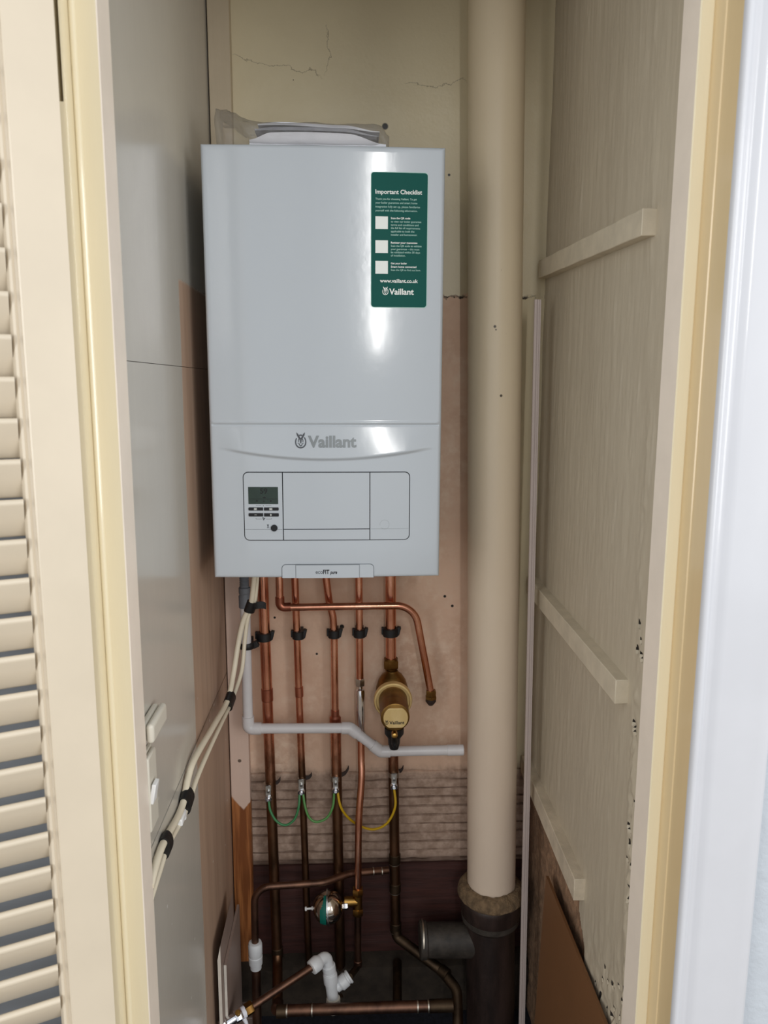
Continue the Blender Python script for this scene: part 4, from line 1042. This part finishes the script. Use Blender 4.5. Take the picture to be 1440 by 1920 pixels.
# ------------------------------------------------------------------ timber and boards
def plank(bm):
    a = at(387, 100, 1.57); b = at(432, 100, 1.57)
    x0, x1 = XL+.002, -.2220
    box(bm, (x0, 1.566, -.074), (x1, YB-.0008, ZT-.002))
tag(obj('wooden_plank', 'plank', plank, bevel=.0015), 'upright plank in the back left corner, painted above and bare brown wood below', 'plank')
tag(obj('floor_batten', 'offcut_face', lambda bm: box(bm, (XL+.001, 1.50, ZB), (-.218, YB-.002, -.077)), bevel=.002), 'painted block under the foot of the brown plank', 'block')
xb = XR-.0008
def batten(y0, z0, y1, z1, h, th, label, m='batten'):
    def f(bm):
        n = 30; P = []
        for k in range(n):
            t = k/(n-1); y = y0+(y1-y0)*t; z = z0+(z1-z0)*t; w = .0006*nz(t*9, 1, h*50)
            P.append([(xb, y, z-h/2), (xb-th-w, y, z-h/2+w), (xb-th-w, y, z+h/2+w), (xb, y, z+h/2)])
        vs = quad_grid(bm, P, close_v=True); bm.faces.new(vs[0][::-1]); bm.faces.new(vs[-1])
    return tag(obj('wall_batten', m, f, bevel=.0012), label, 'batten', 'painted shelf battens on the right wall')
bt = batten(1.022, 1.508, 1.575, 1.527, .034, .022, 'cream shelf batten highest on the right wall, above eye level')
bmid = batten(1.024, .869, YB-.01, .880, .036, .022, 'cream shelf batten in the middle of the right wall, end grain showing')
blo = batten(1.166, .456, YB-.01, .470, .040, .022, 'dusty shelf batten lowest on the right wall, above the brown board', 'batten_dirty')
def brown(bm):
    y0, y1 = .98, 1.365; zt = .345
    box(bm, (.366, y0, ZB), (.371, y1, zt), rot=Matrix.Rotation(R(2), 3, 'Y'), piv=(.371, y1, ZB))
tag(obj('hardboard_sheet', 'hardboard', brown), 'brown hardboard sheet leaning on the right wall near the floor', 'board')
def pstrip(bm):
    a = at(1008, 562, 1.475); b = V((.3595, 1.42, ZB))
    sec = [(-.0066, 0), (-.0066, -.004), (-.0058, -.005), (-.0022, -.005), (-.0016, -.0036), (-.0008, -.0036), (-.0002, -.005), (.0022, -.005), (.0028, -.0038), (.0060, -.0036), (.0066, 0)]
    A = [a+V((u, v, 0)) for u, v in sec]; Bq = [b+V((u, v, 0)) for u, v in sec]; n = len(sec)
    va_ = [bm.verts.new(p) for p in A]; vb_ = [bm.verts.new(p) for p in Bq]
    for i in range(n): bm.faces.new((va_[i], va_[(i+1) % n], vb_[(i+1) % n], vb_[i]))
    bm.faces.new(va_[::-1]); bm.faces.new(vb_)
tag(obj('trim_strip', 'strip', pstrip), 'long thin pale grooved strip standing upright right of the soil pipe', 'strip')
def off1(bm):
    x0, x1 = -.2535, -.2475
    extr(bm, [(x0, 1.300, ZB), (x0, 1.300, .262), (x0, 1.455, .262), (x0, 1.455, ZB)], (.006, 0, 0))
    for v in bm.verts:
        if v.co.z > .2 and v.co.x < -.25: v.co.z -= .03
def paint_end(o):
    for p in o.data.polygons:
        if p.normal.y < -.8: p.material_index = 1
    return o
paint_end(tag(obj('board_offcut', ['offcut_face', 'offcut'], off1), 'taller thin board offcut on edge low against the left wall, pointed top', 'board', 'thin board offcuts at the left wall'))
def off2(bm): box(bm, (-.2468, 1.325, ZB), (-.2418, 1.500, .2005))
paint_end(tag(obj('board_offcut', ['offcut_face', 'offcut'], off2), 'shorter thin board offcut on edge low at left, square top, nearer the plank', 'board', 'thin board offcuts at the left wall'))

# ------------------------------------------------------------------ camera, light, colour management
cam = bpy.data.cameras.new('camera'); co = bpy.data.objects.new('camera', cam); C.objects.link(co)
co.matrix_world = Matrix(((rt.x, up.x, -fw.x, 0), (rt.y, up.y, -fw.y, 0), (rt.z, up.z, -fw.z, ZC), (0, 0, 0, 1)))
cam.sensor_fit = 'VERTICAL'; cam.sensor_height = 24; cam.sensor_width = 18; cam.lens = 24*F/1920; cam.clip_start = .02
cam.dof.use_dof = True; cam.dof.focus_distance = 1.34; cam.dof.aperture_fstop = 5.0
bpy.context.scene.camera = co
w = bpy.data.worlds.new('daylit_room'); bpy.context.scene.world = w; w.use_nodes = True
bg = w.node_tree.nodes['Background']; bg.inputs[0].default_value = (.90, .95, 1.0, 1); bg.inputs[1].default_value = .86
def area(name, loc, tgt, sx, sy, power, col=(1,1,1)):
    l = bpy.data.lights.new(name, 'AREA'); l.shape = 'RECTANGLE'; l.size = sx; l.size_y = sy; l.energy = power; l.color = col
    o = bpy.data.objects.new(name, l); C.objects.link(o); o.location = loc; o.rotation_euler = (V(tgt)-V(loc)).to_track_quat('-Z', 'Y').to_euler(); return o
area('window_daylight', (.33, -2.4, 2.12), (.12, 1.3, 1.25), .07, 1.2, 15, (1, .985, .96))
area('window_daylight', (1.9, -1.0, 1.45), (0, 1.1, 1.2), 1.4, 1.5, 35, (1, .99, .97))
area('window_daylight', (-1.8, -1.2, 1.45), (.2, 1.1, 1.2), 1.2, 1.5, 25, (1, .985, .95))
sc_ = bpy.context.scene; sc_.view_settings.view_transform = 'Standard'; sc_.view_settings.look = 'None'; sc_.view_settings.exposure = 0; sc_.view_settings.gamma = 1; sc_.view_settings.use_curve_mapping = False
